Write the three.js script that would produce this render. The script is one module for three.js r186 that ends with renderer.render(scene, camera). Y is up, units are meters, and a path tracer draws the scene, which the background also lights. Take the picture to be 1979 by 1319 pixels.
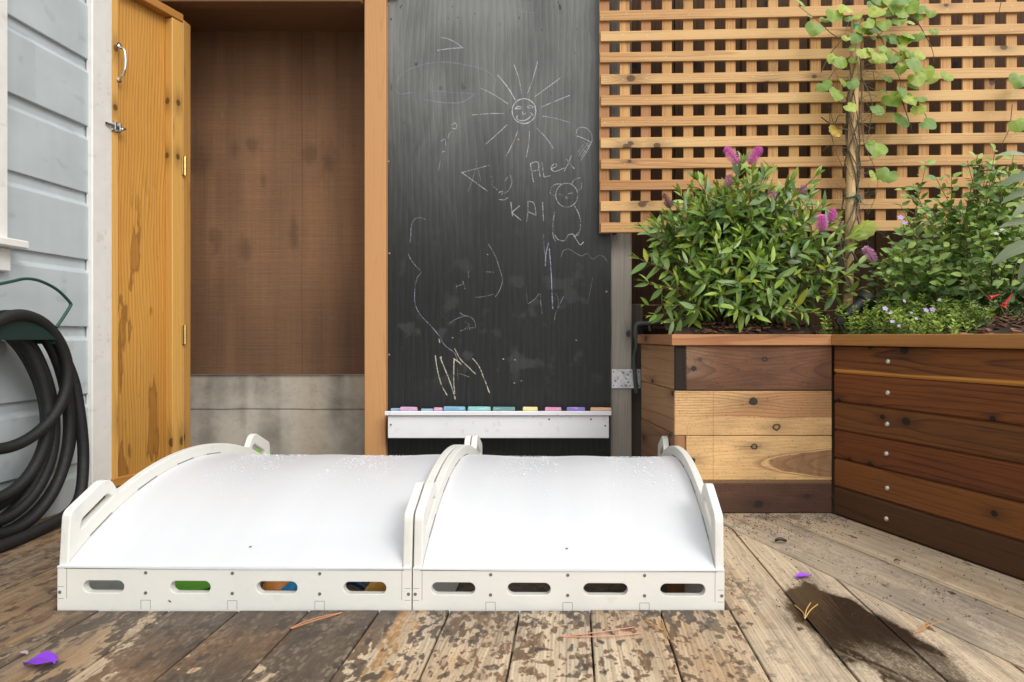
import * as THREE from 'three';
import { mergeGeometries, mergeVertices } from 'three/addons/utils/BufferGeometryUtils.js';

// ---------------------------------------------------------------- camera, sky, sun, exposure
const scene = new THREE.Scene();
const EYE = 0.545;                                   // lens height over the deck
const camera = new THREE.PerspectiveCamera(53.1, 1979 / 1319, 0.05, 200);
camera.position.set(0, EYE, 0);
camera.lookAt(0, EYE, -5);
camera.setViewOffset(1979, 1319, -115.5, 9.5, 1979, 1319);   // a shifted lens
const SUN_DIR = new THREE.Vector3(0.52, 0.62, 0.62).normalize();
const sun = new THREE.DirectionalLight(0xfffaf3, 1.3);
sun.position.copy(SUN_DIR).multiplyScalar(12).add(new THREE.Vector3(0, 0, -2));
sun.target.position.set(0, 0, -2);
sun.castShadow = true; sun.shadow.radius = 45; sun.shadow.mapSize.set(2048, 2048);
Object.assign(sun.shadow.camera, { left: -4, right: 4, top: 4, bottom: -4, near: 1, far: 30 });
scene.add(sun, sun.target);
{
  // overcast sky: brighter overhead, a broad bright patch where the sun stands behind the cloud
  const w = 256, h = 128, data = new Float32Array(w * h * 4), d = new THREE.Vector3();
  for (let j = 0; j < h; j++) for (let i = 0; i < w; i++) {
    const el = ((j + 0.5) / h - 0.5) * Math.PI, az = ((i + 0.5) / w - 0.5) * 2 * Math.PI;
    d.set(Math.cos(el) * Math.cos(az), Math.sin(el), Math.cos(el) * Math.sin(az));
    const up = Math.max(0, d.y), glow = Math.pow(Math.max(0, 0.5 + 0.5 * d.dot(SUN_DIR)), 4);
    const L = (0.50 + 0.18 * up + 1.55 * glow) * (d.y < 0 ? 0.6 : 1);
    data.set([L * (0.985 + 0.02 * glow), L, L * (1.03 - 0.04 * glow), 1], (j * w + i) * 4);
  }
  const sky = new THREE.DataTexture(data, w, h, THREE.RGBAFormat, THREE.FloatType);
  sky.mapping = THREE.EquirectangularReflectionMapping; sky.magFilter = THREE.LinearFilter; sky.needsUpdate = true;
  scene.background = sky; scene.environment = sky;
}
const renderer = new THREE.WebGLRenderer({ antialias: true });
renderer.toneMapping = THREE.LinearToneMapping;
renderer.toneMappingExposure = 1.16;
renderer.shadowMap.enabled = true;
renderer.outputColorSpace = THREE.SRGBColorSpace;

// ---------------------------------------------------------------- helpers
const V = (x, y, z) => new THREE.Vector3(x, y, z);
const F = 1320, CX = 1105, CY = 650;
const P = (px, py, Z) => V((px - CX) / F * Z, EYE - (py - CY) / F * Z, -Z);        // a sight line measured on the photograph, at a depth
const onDeck = (px, py, h = 0) => { const Z = (EYE - h) * F / (py - CY); return V((px - CX) / F * Z, h, -Z); };
let seed = 7;
const R = (a = 1, b) => { seed = (seed * 1664525 + 1013904223) >>> 0; const t = seed / 4294967296; return b === undefined ? t * a : a + (b - a) * t; };
const reseed = (s) => { seed = s >>> 0; };
const clamp = (x, a = 0, b = 1) => Math.min(b, Math.max(a, x));
const lerp = (a, b, t) => a + (b - a) * t;
const sstep = (a, b, x) => { const t = clamp((x - a) / (b - a)); return t * t * (3 - 2 * t); };
const mix3 = (a, b, t) => [lerp(a[0], b[0], t), lerp(a[1], b[1], t), lerp(a[2], b[2], t)];
const mul3 = (a, k) => [a[0] * k, a[1] * k, a[2] * k];
const hash = (x, y, s) => { let h = (x * 374761393 + y * 668265263 + s * 2246822519) | 0; h = Math.imul(h ^ (h >>> 13), 1274126177); h = Math.imul(h ^ (h >>> 16), 2246822519); return ((h ^ (h >>> 15)) >>> 0) / 4294967296; };
function noise(x, y, s = 0) {
  const xi = Math.floor(x), yi = Math.floor(y); let fx = x - xi, fy = y - yi;
  fx = fx * fx * (3 - 2 * fx); fy = fy * fy * (3 - 2 * fy);
  const a = hash(xi, yi, s), b = hash(xi + 1, yi, s), c = hash(xi, yi + 1, s), d = hash(xi + 1, yi + 1, s);
  return a + (b - a) * fx + (c - a) * fy + (a - b - c + d) * fx * fy;
}
function fbm(x, y, s = 0, o = 4) { let v = 0, a = 0.5, t = 0; for (let i = 0; i < o; i++) { v += a * noise(x, y, s + i * 17); t += a; a *= 0.5; x *= 2.03; y *= 2.03; } return v / t; }
const lut = new Uint8Array(4097);
for (let i = 0; i <= 4096; i++) { const l = i / 4096; lut[i] = Math.round(255 * (l <= 0.0031308 ? 12.92 * l : 1.055 * Math.pow(l, 1 / 2.4) - 0.055)); }
const enc = (l) => lut[Math.round(clamp(l) * 4096)];
function tex(w, h, data, srgb, wrap = THREE.RepeatWrapping) {
  const t = new THREE.DataTexture(data, w, h, THREE.RGBAFormat);
  t.wrapS = t.wrapT = wrap; t.magFilter = THREE.LinearFilter; t.minFilter = THREE.LinearMipmapLinearFilter; t.generateMipmaps = true;
  if (srgb) t.colorSpace = THREE.SRGBColorSpace; t.needsUpdate = true; return t;
}
// fn(u, v, px, py) -> { c: linear rgb, h: height 0..1, r: roughness }
function sheet(w, h, fn, { bump = true, rough = false, wrap } = {}) {

  const c = new Uint8Array(w * h * 4), b = bump ? new Uint8Array(w * h * 4) : null, r = rough ? new Uint8Array(w * h * 4) : null;
  for (let j = 0; j < h; j++) for (let i = 0; i < w; i++) {
    const o = fn((i + 0.5) / w, (j + 0.5) / h, i, j), k = (j * w + i) * 4;
    c[k] = enc(o.c[0]); c[k + 1] = enc(o.c[1]); c[k + 2] = enc(o.c[2]); c[k + 3] = 255;
    if (b) { const q = Math.round(clamp(o.h) * 255); b[k] = b[k + 1] = b[k + 2] = q; b[k + 3] = 255; }
    if (r) { const q = Math.round(clamp(o.r) * 255); r[k] = r[k + 1] = r[k + 2] = q; r[k + 3] = 255; }
  }
  return { map: tex(w, h, c, true, wrap), bumpMap: b && tex(w, h, b, false, wrap), roughnessMap: r && tex(w, h, r, false, wrap) };
}
// sawn wood: u runs Lx metres along the grain, v runs Ly metres across it
function woodSheet({ w = 1024, h = 512, Lx = 2, Ly = 0.5, light, dark, rings = 120, contrast = 1, sharp = 3, knots = 0, seed: s = 1, fibre = 0.2, band = 0.5, patch = 0.25, sap = 0 }) {
  const kn = [];
  for (let i = 0; i < knots; i++) kn.push([hash(i, 1, s) * Lx, hash(i, 2, s) * Ly, 0.006 + 0.008 * hash(i, 3, s)]);
  return Object.assign(sheet(w, h, (uu, vv) => {
    const x = uu * Lx, y = vv * Ly;
    let yc = y + 0.03 * (noise(x * 1.1, y * 3, s) - 0.5) + 0.006 * (noise(x * 6, y * 20, s + 5) - 0.5), knot = 0, kd = 0;
    for (const [kx, ky, kr] of kn) {
      const dx = (x - kx) * 0.42, dy = y - ky, q = (dx * dx + dy * dy) / (kr * kr);
      if (q < 30) { yc += Math.sign(dy || 1) * kr * 1.3 * Math.exp(-q / 5); const q2 = ((x - kx) ** 2 * 0.6 + dy * dy) / (kr * kr); knot = Math.max(knot, sstep(1.25, 0.55, q2)); kd = Math.max(kd, Math.exp(-q / 4)); }
    }
    const cell = 0.125, ci = Math.floor(yc / cell), vc = (ci + 0.3 + 0.4 * hash(ci, 9, s)) * cell;
    const d0 = 0.02 + 0.05 * noise(x * 0.8 + ci * 7, ci, s + 3);
    const r = Math.hypot(yc - vc, d0) * rings + 1.2 * noise(x * 1.6, yc * 40, s + 8);
    const f = r - Math.floor(r), ring = Math.pow(f, sharp) * sstep(1.0, 0.9, f) * contrast;
    const fib = noise(x * 28, y * 900, s + 11) - 0.5, fib2 = noise(x * 7, y * 330, s + 12) - 0.5;
    const b2 = noise(x * 0.7, y * 14, s + 13), pt = fbm(x * 2.3, y * 7, s + 14, 3);
    let t = clamp(ring * 0.75 + (b2 - 0.5) * band + (pt - 0.5) * patch + fib * fibre + fib2 * fibre);
    let c = mix3(light, dark, t);
    if (sap) c = mix3(c, [0.52, 0.235, 0.05], sstep(0.016, 0.011, y + 0.004 * noise(x * 5, 1, s)));
    c = mul3(c, 1 - 0.45 * kd); c = mix3(c, mul3(dark, 0.25), knot * 0.9);
    return { c, h: 0.65 - ring * 0.35 + fib * 0.35 + fib2 * 0.2 - knot * 0.2 };
  }), { Lx, Ly });
}
const stdMat = (o) => new THREE.MeshStandardMaterial(o);
function woodMat(s, tint = [1, 1, 1], roughness = 0.75, bumpScale = 0.0006) {
  const m = stdMat({ map: s.map, bumpMap: s.bumpMap, bumpScale, roughness, metalness: 0 });
  m.color.setRGB(...tint); m.userData = { Lx: s.Lx, Ly: s.Ly }; return m;
}
const plain = (r, g, b, roughness = 0.6, metalness = 0) => { const m = stdMat({ roughness, metalness }); m.color.setRGB(r, g, b); return m; };

// ---- scene graph
const used = new Map();
function numbered(name) { const n = used.get(name) || 0; used.set(name, n + 1); return n ? `${name}_${String(n).padStart(3, '0')}` : name; }
function tag(o, label, category, group) { o.userData = { ...o.userData, label, category }; if (group) o.userData.group = group; return o; }
function thing(name, label, category, pos, group) { const o = new THREE.Group(); o.name = numbered(name); if (pos) o.position.copy(pos); scene.add(o); return tag(o, label, category, group); }
function part(name, geo, m, parent = scene) {
  const o = new THREE.Mesh(Array.isArray(geo) ? merge(geo) : geo, m); o.castShadow = o.receiveShadow = true;
  o.name = numbered(name); parent.add(o); return o;
}
function structure(o) { o.userData.kind = 'structure'; return o; }
function stuff(o) { o.userData.kind = 'stuff'; return o; }
function merge(list) {
  const flat = list.map((g) => g.index ? g.toNonIndexed() : g.clone()), keep = ['position', 'normal', 'uv', 'color'].filter((k) => flat.every((g) => g.attributes[k]));
  return mergeGeometries(flat.map((g) => { for (const k of Object.keys(g.attributes)) if (!keep.includes(k)) g.deleteAttribute(k); return g; }));
}
// ---- shapes
function polyGeo(polys, flatCentre) {
  const pos = [], a = V(), b = V(), n = V(), c = V();
  for (const p of polys) {
    c.set(0, 0, 0); for (const q of p) c.add(q); c.multiplyScalar(1 / p.length);
    a.subVectors(p[1], p[0]); b.subVectors(p[2], p[0]); n.crossVectors(a, b);
    const flip = n.dot(c.sub(flatCentre || V(0, 0, 0))) < 0;
    for (let i = 1; i < p.length - 1; i++) for (const q of flip ? [p[0], p[i + 1], p[i]] : [p[0], p[i], p[i + 1]]) pos.push(q.x, q.y, q.z);
  }
  const g = new THREE.BufferGeometry(); g.setAttribute('position', new THREE.Float32BufferAttribute(pos, 3)); g.computeVertexNormals(); return g;
}
// chamfered box of w x h x d about its centre (44 triangles)
function cbox(w, h, d, k = 0.002) {
  const H = [w / 2, h / 2, d / 2]; k = Math.min(k, H[0] * 0.6, H[1] * 0.6, H[2] * 0.6);
  const pt = (s, ax) => V(...H.map((e, i) => s[i] * (i === ax ? e : e - k)));
  const polys = [], S = [-1, 1];
  for (let ax = 0; ax < 3; ax++) for (const s of S) {
    const [b, c] = [(ax + 1) % 3, (ax + 2) % 3];
    polys.push([[-1, -1], [1, -1], [1, 1], [-1, 1]].map(([p, q]) => { const v = []; v[ax] = s; v[b] = p; v[c] = q; return pt(v, ax); }));
    for (const p of S) { const mk = (q, f) => { const v = []; v[ax] = s; v[b] = p; v[c] = q; return pt(v, f); }; polys.push([mk(-1, ax), mk(1, ax), mk(1, b), mk(-1, b)]); }
  }
  for (const x of S) for (const y of S) for (const z of S) polys.push([0, 1, 2].map((ax) => pt([x, y, z], ax)));
  return polyGeo(polys);
}
// wood uv: grain along axis `long`; off = metres into the sheet
function grainUV(g, long, m, off) {
  const { Lx, Ly } = m.userData, p = g.attributes.position, n = g.attributes.normal; g.computeBoundingBox();
  const lo = g.boundingBox.min.toArray(), size = g.boundingBox.getSize(V()).toArray(), uv = new Float32Array(p.count * 2);
  const ox = off ? off[0] : R(Math.max(0, Lx - size[long])), others = [0, 1, 2].filter((i) => i !== long), wide = size[others[0]] > size[others[1]] ? others[0] : others[1];
  const oy = off ? off[1] : R(Math.max(0, Ly - size[wide] - 0.02));
  for (let i = 0; i < p.count; i++) {
    const q = [p.getX(i) - lo[0], p.getY(i) - lo[1], p.getZ(i) - lo[2]], nn = [Math.abs(n.getX(i)), Math.abs(n.getY(i)), Math.abs(n.getZ(i))];
    let a = q[long], b;
    if (nn[long] > 0.8) { a = q[others[0]] * 0.3; b = q[others[1]]; } else b = nn[others[0]] > nn[others[1]] ? q[others[1]] : q[others[0]];
    uv[i * 2] = (a + ox) / Lx; uv[i * 2 + 1] = (b + oy) / Ly;
  }
  g.setAttribute('uv', new THREE.BufferAttribute(uv, 2)); return g;
}
function board(name, w, h, d, m, parent, x, y, z, { long, k = 0.0025, off, ry = 0, rz = 0 } = {}) {
  if (long === undefined) long = w >= h && w >= d ? 0 : h >= d ? 1 : 2;
  const o = part(name, grainUV(cbox(w, h, d, k), long, m, off), m, parent);
  o.position.set(x, y, z); o.rotation.set(0, ry, rz); return o;
}
const box = (name, w, h, d, m, parent, x, y, z, k = 0.002) => { const o = part(name, cbox(w, h, d, k), m, parent); o.position.set(x, y, z); return o; };
const tube = (pts, r, seg = 24, rad = 8, closed = false) => new THREE.TubeGeometry(new THREE.CatmullRomCurve3(pts, closed), seg, r, rad, closed);
function prism(pts, depth, bevel = 0.0015, holes = []) {          // outline in xy, extruded along z
  const s = new THREE.Shape(pts.map((p) => new THREE.Vector2(...p)));
  for (const h of holes) s.holes.push(h instanceof THREE.Path ? h : new THREE.Path(h.map((p) => new THREE.Vector2(...p))));
  return new THREE.ExtrudeGeometry(s, { depth: depth - 2 * bevel, bevelEnabled: bevel > 0, bevelThickness: bevel, bevelSize: bevel, bevelOffset: -bevel, bevelSegments: 2, curveSegments: 8 }).translate(0, 0, bevel);
}
function roundedPoly(pts, r, n = 4) {                              // rounds the corners of an outline
  const out = [];
  pts.forEach((p, i) => {
    const a = pts[(i + pts.length - 1) % pts.length], b = pts[(i + 1) % pts.length], rr = Array.isArray(r) ? r[i] : r;
    if (!rr) { out.push(p); return; }
    const da = Math.hypot(a[0] - p[0], a[1] - p[1]), db = Math.hypot(b[0] - p[0], b[1] - p[1]), ta = Math.min(rr, da / 2) / da, tb = Math.min(rr, db / 2) / db;
    const A = [lerp(p[0], a[0], ta), lerp(p[1], a[1], ta)], B = [lerp(p[0], b[0], tb), lerp(p[1], b[1], tb)];
    for (let k = 0; k <= n; k++) { const t = k / n, u = 1 - t; out.push([u * u * A[0] + 2 * u * t * p[0] + t * t * B[0], u * u * A[1] + 2 * u * t * p[1] + t * t * B[1]]); }
  });
  return out;
}
// ================================================================ GROUND AND DECK
const wallLineX = (Z) => 0.803 + 0.352 * (2.10 - Z);               // foot of the angled planter wall
{
  const g = sheet(512, 512, (u, v) => { const n = fbm(u * 40, v * 40, 3, 4), m = noise(u * 170, v * 170, 5); return { c: mix3([0.05, 0.036, 0.026], [0.17, 0.125, 0.09], clamp(n * 0.7 + m * 0.5 - 0.1)), h: n * 0.6 + m * 0.4 }; });
  const m = stdMat({ map: g.map, bumpMap: g.bumpMap, bumpScale: 0.012, roughness: 0.95 });
  const pg = new THREE.PlaneGeometry(120, 120).rotateX(-Math.PI / 2), uv = pg.attributes.uv;
  for (let i = 0; i < uv.count; i++) uv.setXY(i, uv.getX(i) * 120, uv.getY(i) * 120);
  const o = structure(part('ground', pg, m)); o.position.y = -0.125;
}
const DX0 = -1.75, DX1 = 1.3, DZ0 = 0.95, DZ1 = 2.65, PITCH = 0.1395, SEAM0 = 0.036;
const wetShape = [[640, 480], [700, 462], [745, 455], [738, 415], [800, 440], [830, 472], [1000, 512], [1200, 640], [1330, 690], [1550, 830], [1750, 1020], [1640, 1120], [1300, 1080], [1180, 960], [1110, 900], [1060, 870], [960, 890], [900, 830], [800, 740], [700, 640]].map(([a, b]) => { const q = onDeck(1300 + a * 0.343, 980 + b * 0.343); return [q.x, -q.z]; });
function polyDist(x, y, p) {                                       // signed distance, negative inside
  let d = 1e9, inside = false;
  for (let i = 0, j = p.length - 1; i < p.length; j = i++) {
    const ex = p[j][0] - p[i][0], ey = p[j][1] - p[i][1], wx = x - p[i][0], wy = y - p[i][1], t = clamp((wx * ex + wy * ey) / (ex * ex + ey * ey));
    d = Math.min(d, (wx - ex * t) ** 2 + (wy - ey * t) ** 2);
    if ((p[i][1] > y) !== (p[j][1] > y) && x < ex * (y - p[i][1]) / (p[j][1] - p[i][1]) + p[i][0]) inside = !inside;
  }
  return (inside ? -1 : 1) * Math.sqrt(d);
}
const deckSheet = sheet(2048, 1142, (u, v) => {
  const x = DX0 + u * (DX1 - DX0), z = DZ0 + v * (DZ1 - DZ0);
  const diag = wallLineX(z) - x; let id, across, along, gx;
  if (diag < 0.405 && x > 0.3) { const k = diag < 0.203 ? 0 : 1; id = 90 + k; across = (diag - k * 0.203) / 0.203; along = z * 1.06; gx = diag * 0.94; }
  else { const q = (x - SEAM0) / PITCH; id = Math.floor(q); across = q - id; along = z; gx = x; }
  const b = hash(id, 4, 1), b2 = hash(id, 5, 1);
  // grain: lines along the board, bowed into cathedrals on some
  const bow = (b > 0.5 ? 0.03 : 0.004) * (noise(along * 3 + id * 9, across * 1.5, 21) - 0.5), gl = gx + bow;
  const g1 = noise(gl * 260, along * 5 + id, 22), g2 = noise(gl * 620, along * 16 + id, 23), g3 = noise(gl * 90, along * 1.6, 24);
  const ringp = (Math.abs(gl - (id + 0.3 + b * 0.5) * PITCH - SEAM0 + 0.2 * 0) * 150 + 2.2 * noise(along * 2.2, id, 25) + along * 4 * b2) % 1, ring = Math.pow(Math.abs(ringp), 4);
  const big = fbm(x * 2.2, z * 2.2, 26, 3), mid = fbm(x * 8, z * 6, 27, 4), fine = fbm(x * 42, z * 22, 28, 4), tiny = noise(x * 420, z * 300, 29);
  // bare weathered wood
  const pale = [0.535, 0.42, 0.285], grey = [0.31, 0.25, 0.185], tan = [0.42, 0.255, 0.125];
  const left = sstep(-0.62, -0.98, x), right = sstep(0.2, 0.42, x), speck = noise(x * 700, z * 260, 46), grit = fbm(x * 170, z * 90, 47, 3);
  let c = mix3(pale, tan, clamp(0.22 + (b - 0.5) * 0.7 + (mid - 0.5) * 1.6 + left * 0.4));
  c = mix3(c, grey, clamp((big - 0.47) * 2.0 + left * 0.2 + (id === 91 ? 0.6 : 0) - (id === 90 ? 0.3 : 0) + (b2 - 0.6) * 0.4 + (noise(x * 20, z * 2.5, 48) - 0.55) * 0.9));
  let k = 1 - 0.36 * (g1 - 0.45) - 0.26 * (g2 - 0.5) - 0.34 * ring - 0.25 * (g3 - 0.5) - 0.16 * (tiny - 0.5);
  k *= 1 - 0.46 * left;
  c = mul3(c, k);
  // old film of dark finish, flaked away in ragged patches that follow the grain
  const dx = Math.min(across, 1 - across);
  const centre = sstep(-0.84, -0.70, x + (z - 1.2) * 0.25) * sstep(-0.26, -0.46, x), mid2 = sstep(-0.42, -0.3, x) * sstep(0.42, 0.28, x);
  const nearBox = sstep(1.22, 1.355, z) * sstep(0.36, 0.28, x) * sstep(-1.0, -0.9, x);
  const fl = lerp(0.36, 0.24, mid2) * fbm(x * 15 + id * 3, z * 9, 31, 4) + 0.30 * fbm(x * lerp(42, 58, mid2), z * lerp(22, 30, mid2), 28, 4) + lerp(0.34, 0.46, mid2) * fbm(x * 95, z * 44, 30, 4) + 0.05 * (g1 - 0.5);
  const cover = 0.405 + centre * (0.25 + (b2 - 0.5) * 0.07) + mid2 * 0.012 + nearBox * 0.085 + left * 0.035 - right * 0.12 + (big - 0.5) * 0.10;
  let film = sstep(0.012, -0.012, fl - cover);
  film = Math.max(film, sstep(0.345, 0.325, fbm(x * 74, z * 50, 35, 4)) * mid2 * 0.95);
  const brown = mix3([0.078, 0.055, 0.038], [0.15, 0.083, 0.042], sstep(0.35, 0.75, noise(id * 3.1 + x * 6, z * 5, 33)));
  const ochre = sstep(-0.47, -0.42, x) * sstep(-0.235, -0.27, x) * sstep(0.35, 0.6, noise(x * 16, z * 2, 34));
  let fc = mix3(mul3(brown, 1 - 0.18 * centre), [0.34, 0.185, 0.065], ochre * 0.9);
  fc = mul3(fc, 1 - 0.5 * (g1 - 0.5) + 0.6 * (fine - 0.5) + 0.4 * (grit - 0.5));
  const worn = sstep(0.50, 0.60, grit) * sstep(0.42, 0.60, g1 * 0.5 + fine * 0.5);
  fc = mix3(fc, pale, worn * (0.42 - 0.26 * centre));
  c = mix3(c, fc, film * 0.95);
  // chalky bleach bloom, grainy
  const bloom = sstep(0.50, 0.66, fbm(x * 9, z * 5, 37, 4)) * sstep(0.46, 0.60, 0.55 * grit + 0.45 * speck) * (0.35 + 0.45 * left + 0.3 * right) * (1 - 0.85 * film);
  c = mix3(c, [0.62, 0.51, 0.37], bloom * 0.6);
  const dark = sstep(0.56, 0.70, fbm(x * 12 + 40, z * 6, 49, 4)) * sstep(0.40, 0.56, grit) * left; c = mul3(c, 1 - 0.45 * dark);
  // black mildew flecks
  const fleck = sstep(0.64, 0.72, fbm(x * 58, z * 32, 38, 4)) * (1 - left * 0.4) * (1 - right * 0.8);
  c = mix3(c, [0.05, 0.036, 0.027], fleck * 0.85);
  // standing water on the right
  const pd = x < 0.28 || z > 1.7 ? 1 : polyDist(x, z, wetShape) + 0.02 * (fbm(x * 30, z * 16, 39, 4) - 0.5) * 2;
  const fan = fbm((x - 0.52) * 30 + (z - 1.2) * 19, (x - z) * 3.2, 41, 3), streak = sstep(1.24, 1.15, z) * sstep(0.66, 0.56, x - (1.2 - z) * 0.6) * sstep(0.48, 0.62, fan) * 0.8;
  const wet = sstep(0.006, -0.010, pd) * (1 - 0.55 * streak) * (1 - 0.12 * sstep(1.2, 1.0, z)) * (1 - 0.35 * sstep(0.6, 0.7, grit) * sstep(1.25, 1.1, z)), damp = sstep(0.035, -0.005, pd) * (tiny > 0.45 ? 1 : 0.3);
  c = mul3(c, 1 - 0.42 * damp); c = mix3(c, mul3([0.016, 0.0095, 0.006], 0.6 + 0.8 * fine + 0.5 * g1), wet * 0.95);
  const damp2 = sstep(0.05, 0, Math.hypot((x - 0.365) / 1.0, (z - 1.47) / 1.6) + 0.05 * (fine - 0.5) - 0.02) * sstep(0.4, 0.6, grit); c = mul3(c, 1 - 0.45 * damp2);
  const soil = sstep(0.56, 0.70, fbm(x * 30, z * 30, 43, 4)) * sstep(1.80, 2.05, z) * sstep(0.25, 0.4, x);
  c = mix3(c, [0.12, 0.095, 0.075], soil * 0.6);
  c = mul3(c, 1 - 0.40 * sstep(0.03, 0.0, dx) * (0.5 + 0.5 * noise(along * 14, id, 44)));
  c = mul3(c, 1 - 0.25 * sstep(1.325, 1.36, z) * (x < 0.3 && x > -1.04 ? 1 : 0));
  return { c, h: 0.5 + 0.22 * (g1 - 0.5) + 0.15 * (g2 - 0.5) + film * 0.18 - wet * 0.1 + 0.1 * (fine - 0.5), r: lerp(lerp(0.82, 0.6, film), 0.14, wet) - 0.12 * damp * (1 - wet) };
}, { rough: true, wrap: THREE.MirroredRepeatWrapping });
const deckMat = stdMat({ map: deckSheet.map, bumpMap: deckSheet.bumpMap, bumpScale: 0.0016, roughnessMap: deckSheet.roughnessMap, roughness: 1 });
const deck = structure(new THREE.Group()); deck.name = numbered('deck'); scene.add(deck);
function clipLine(poly, f) {                                        // keep f >= 0
  const out = [];
  poly.forEach((p, i) => { const q = poly[(i + 1) % poly.length], a = f(p), b = f(q); if (a >= 0) out.push(p); if (a * b < 0) { const t = a / (a - b); out.push([lerp(p[0], q[0], t), lerp(p[1], q[1], t)]); } });
  return out;
}
function plank(poly) {                                              // outline in (x, Z), top at y = 0
  if (poly.length < 3) return;
  if (THREE.ShapeUtils.area(poly.map((p) => new THREE.Vector2(...p))) < 0) poly = poly.slice().reverse();
  const g = prism(poly, 0.034, 0.0028); // xy -> (x, Z)
  const p = g.attributes.position, uv = new Float32Array(p.count * 2);
  for (let i = 0; i < p.count; i++) {
    const x = p.getX(i), Z = p.getY(i), e = p.getZ(i); p.setXYZ(i, x, e - 0.034, -Z);
    uv[i * 2] = (x - DX0) / (DX1 - DX0); uv[i * 2 + 1] = (Z - DZ0) / (DZ1 - DZ0);
  }
  g.setAttribute('uv', new THREE.BufferAttribute(uv, 2)); g.computeVertexNormals();
  const o = part('plank', g, deckMat, deck); o.position.y = R(-0.0012, 0.0006); return o;
}
const BOX = { x0: -1.030, xm: -0.320, x1: 0.3055, z0: 1.366, depth: 0.925, top: 0.081 };
for (let k = -13; k <= 9; k++) {
  const a = SEAM0 + k * PITCH + 0.0016, b = a + PITCH - 0.0032, cut = (q) => wallLineX(q[1]) - 0.4085 - q[0];
  const strip = (x0, x1, z0, z1) => { const p = clipLine([[x0, z0], [x1, z0], [x1, z1], [x0, z1]], cut); if (p.length > 2) plank(p); };
  const near = -1.6 + R(0.05), jag = R(-0.003, 0.003), inBox = b > BOX.x0 - 0.004 && a < BOX.x1 + 0.004;
  if (!inBox) strip(a, b, near, 2.63);
  else {
    strip(a, b, near, BOX.z0 - 0.008 + jag);
    strip(a, b, BOX.z0 + BOX.depth + 0.012, 2.63);
    if (a < BOX.x0 - 0.01) strip(a, BOX.x0 - 0.008, BOX.z0 - 0.004, BOX.z0 + BOX.depth + 0.008);
    if (b > BOX.x1 + 0.01) strip(BOX.x1 + 0.005, b, BOX.z0 - 0.004, BOX.z0 + BOX.depth + 0.008);
  }
}
for (const k of [0, 1]) {                                            // two boards that follow the angled planter
  const l = (Z, o) => [wallLineX(Z) - o, Z], o0 = k * 0.2035 + 0.001, o1 = o0 + 0.199;
  plank(clipLine([l(-1.2, o0), l(2.75, o0), l(2.75, o1), l(-1.2, o1)], (q) => 2.63 - q[1]));
}
{ // grit that has gathered in the seams
  const m = plain(0.20, 0.155, 0.105, 0.95), g = [];
  for (let k = -9; k <= 5; k++) { const x = SEAM0 + k * PITCH, far = k < -7 ? 2.6 : k < 3 ? BOX.z0 - 0.01 : 1.75; for (let z = 0.9; z < far - 0.05; z += R(0.06, 0.16)) { const l = R(0.04, 0.13); if (z + l < far && R() < 0.72) g.push(cbox(0.004, 0.006, l, 0.001).translate(x, -0.0075 - R(0.004), -z - l / 2)); } }
  stuff(part('seam_grit', g, m, deck));
}
{ // joists below
  const m = plain(0.08, 0.055, 0.035, 0.9);
  for (const Z of [-1.4, -0.8, -0.2, 0.4, 0.9, 1.30]) box('joist', 3.4, 0.07, 0.04, m, deck, -0.05, -0.071, -Z);
}
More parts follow.
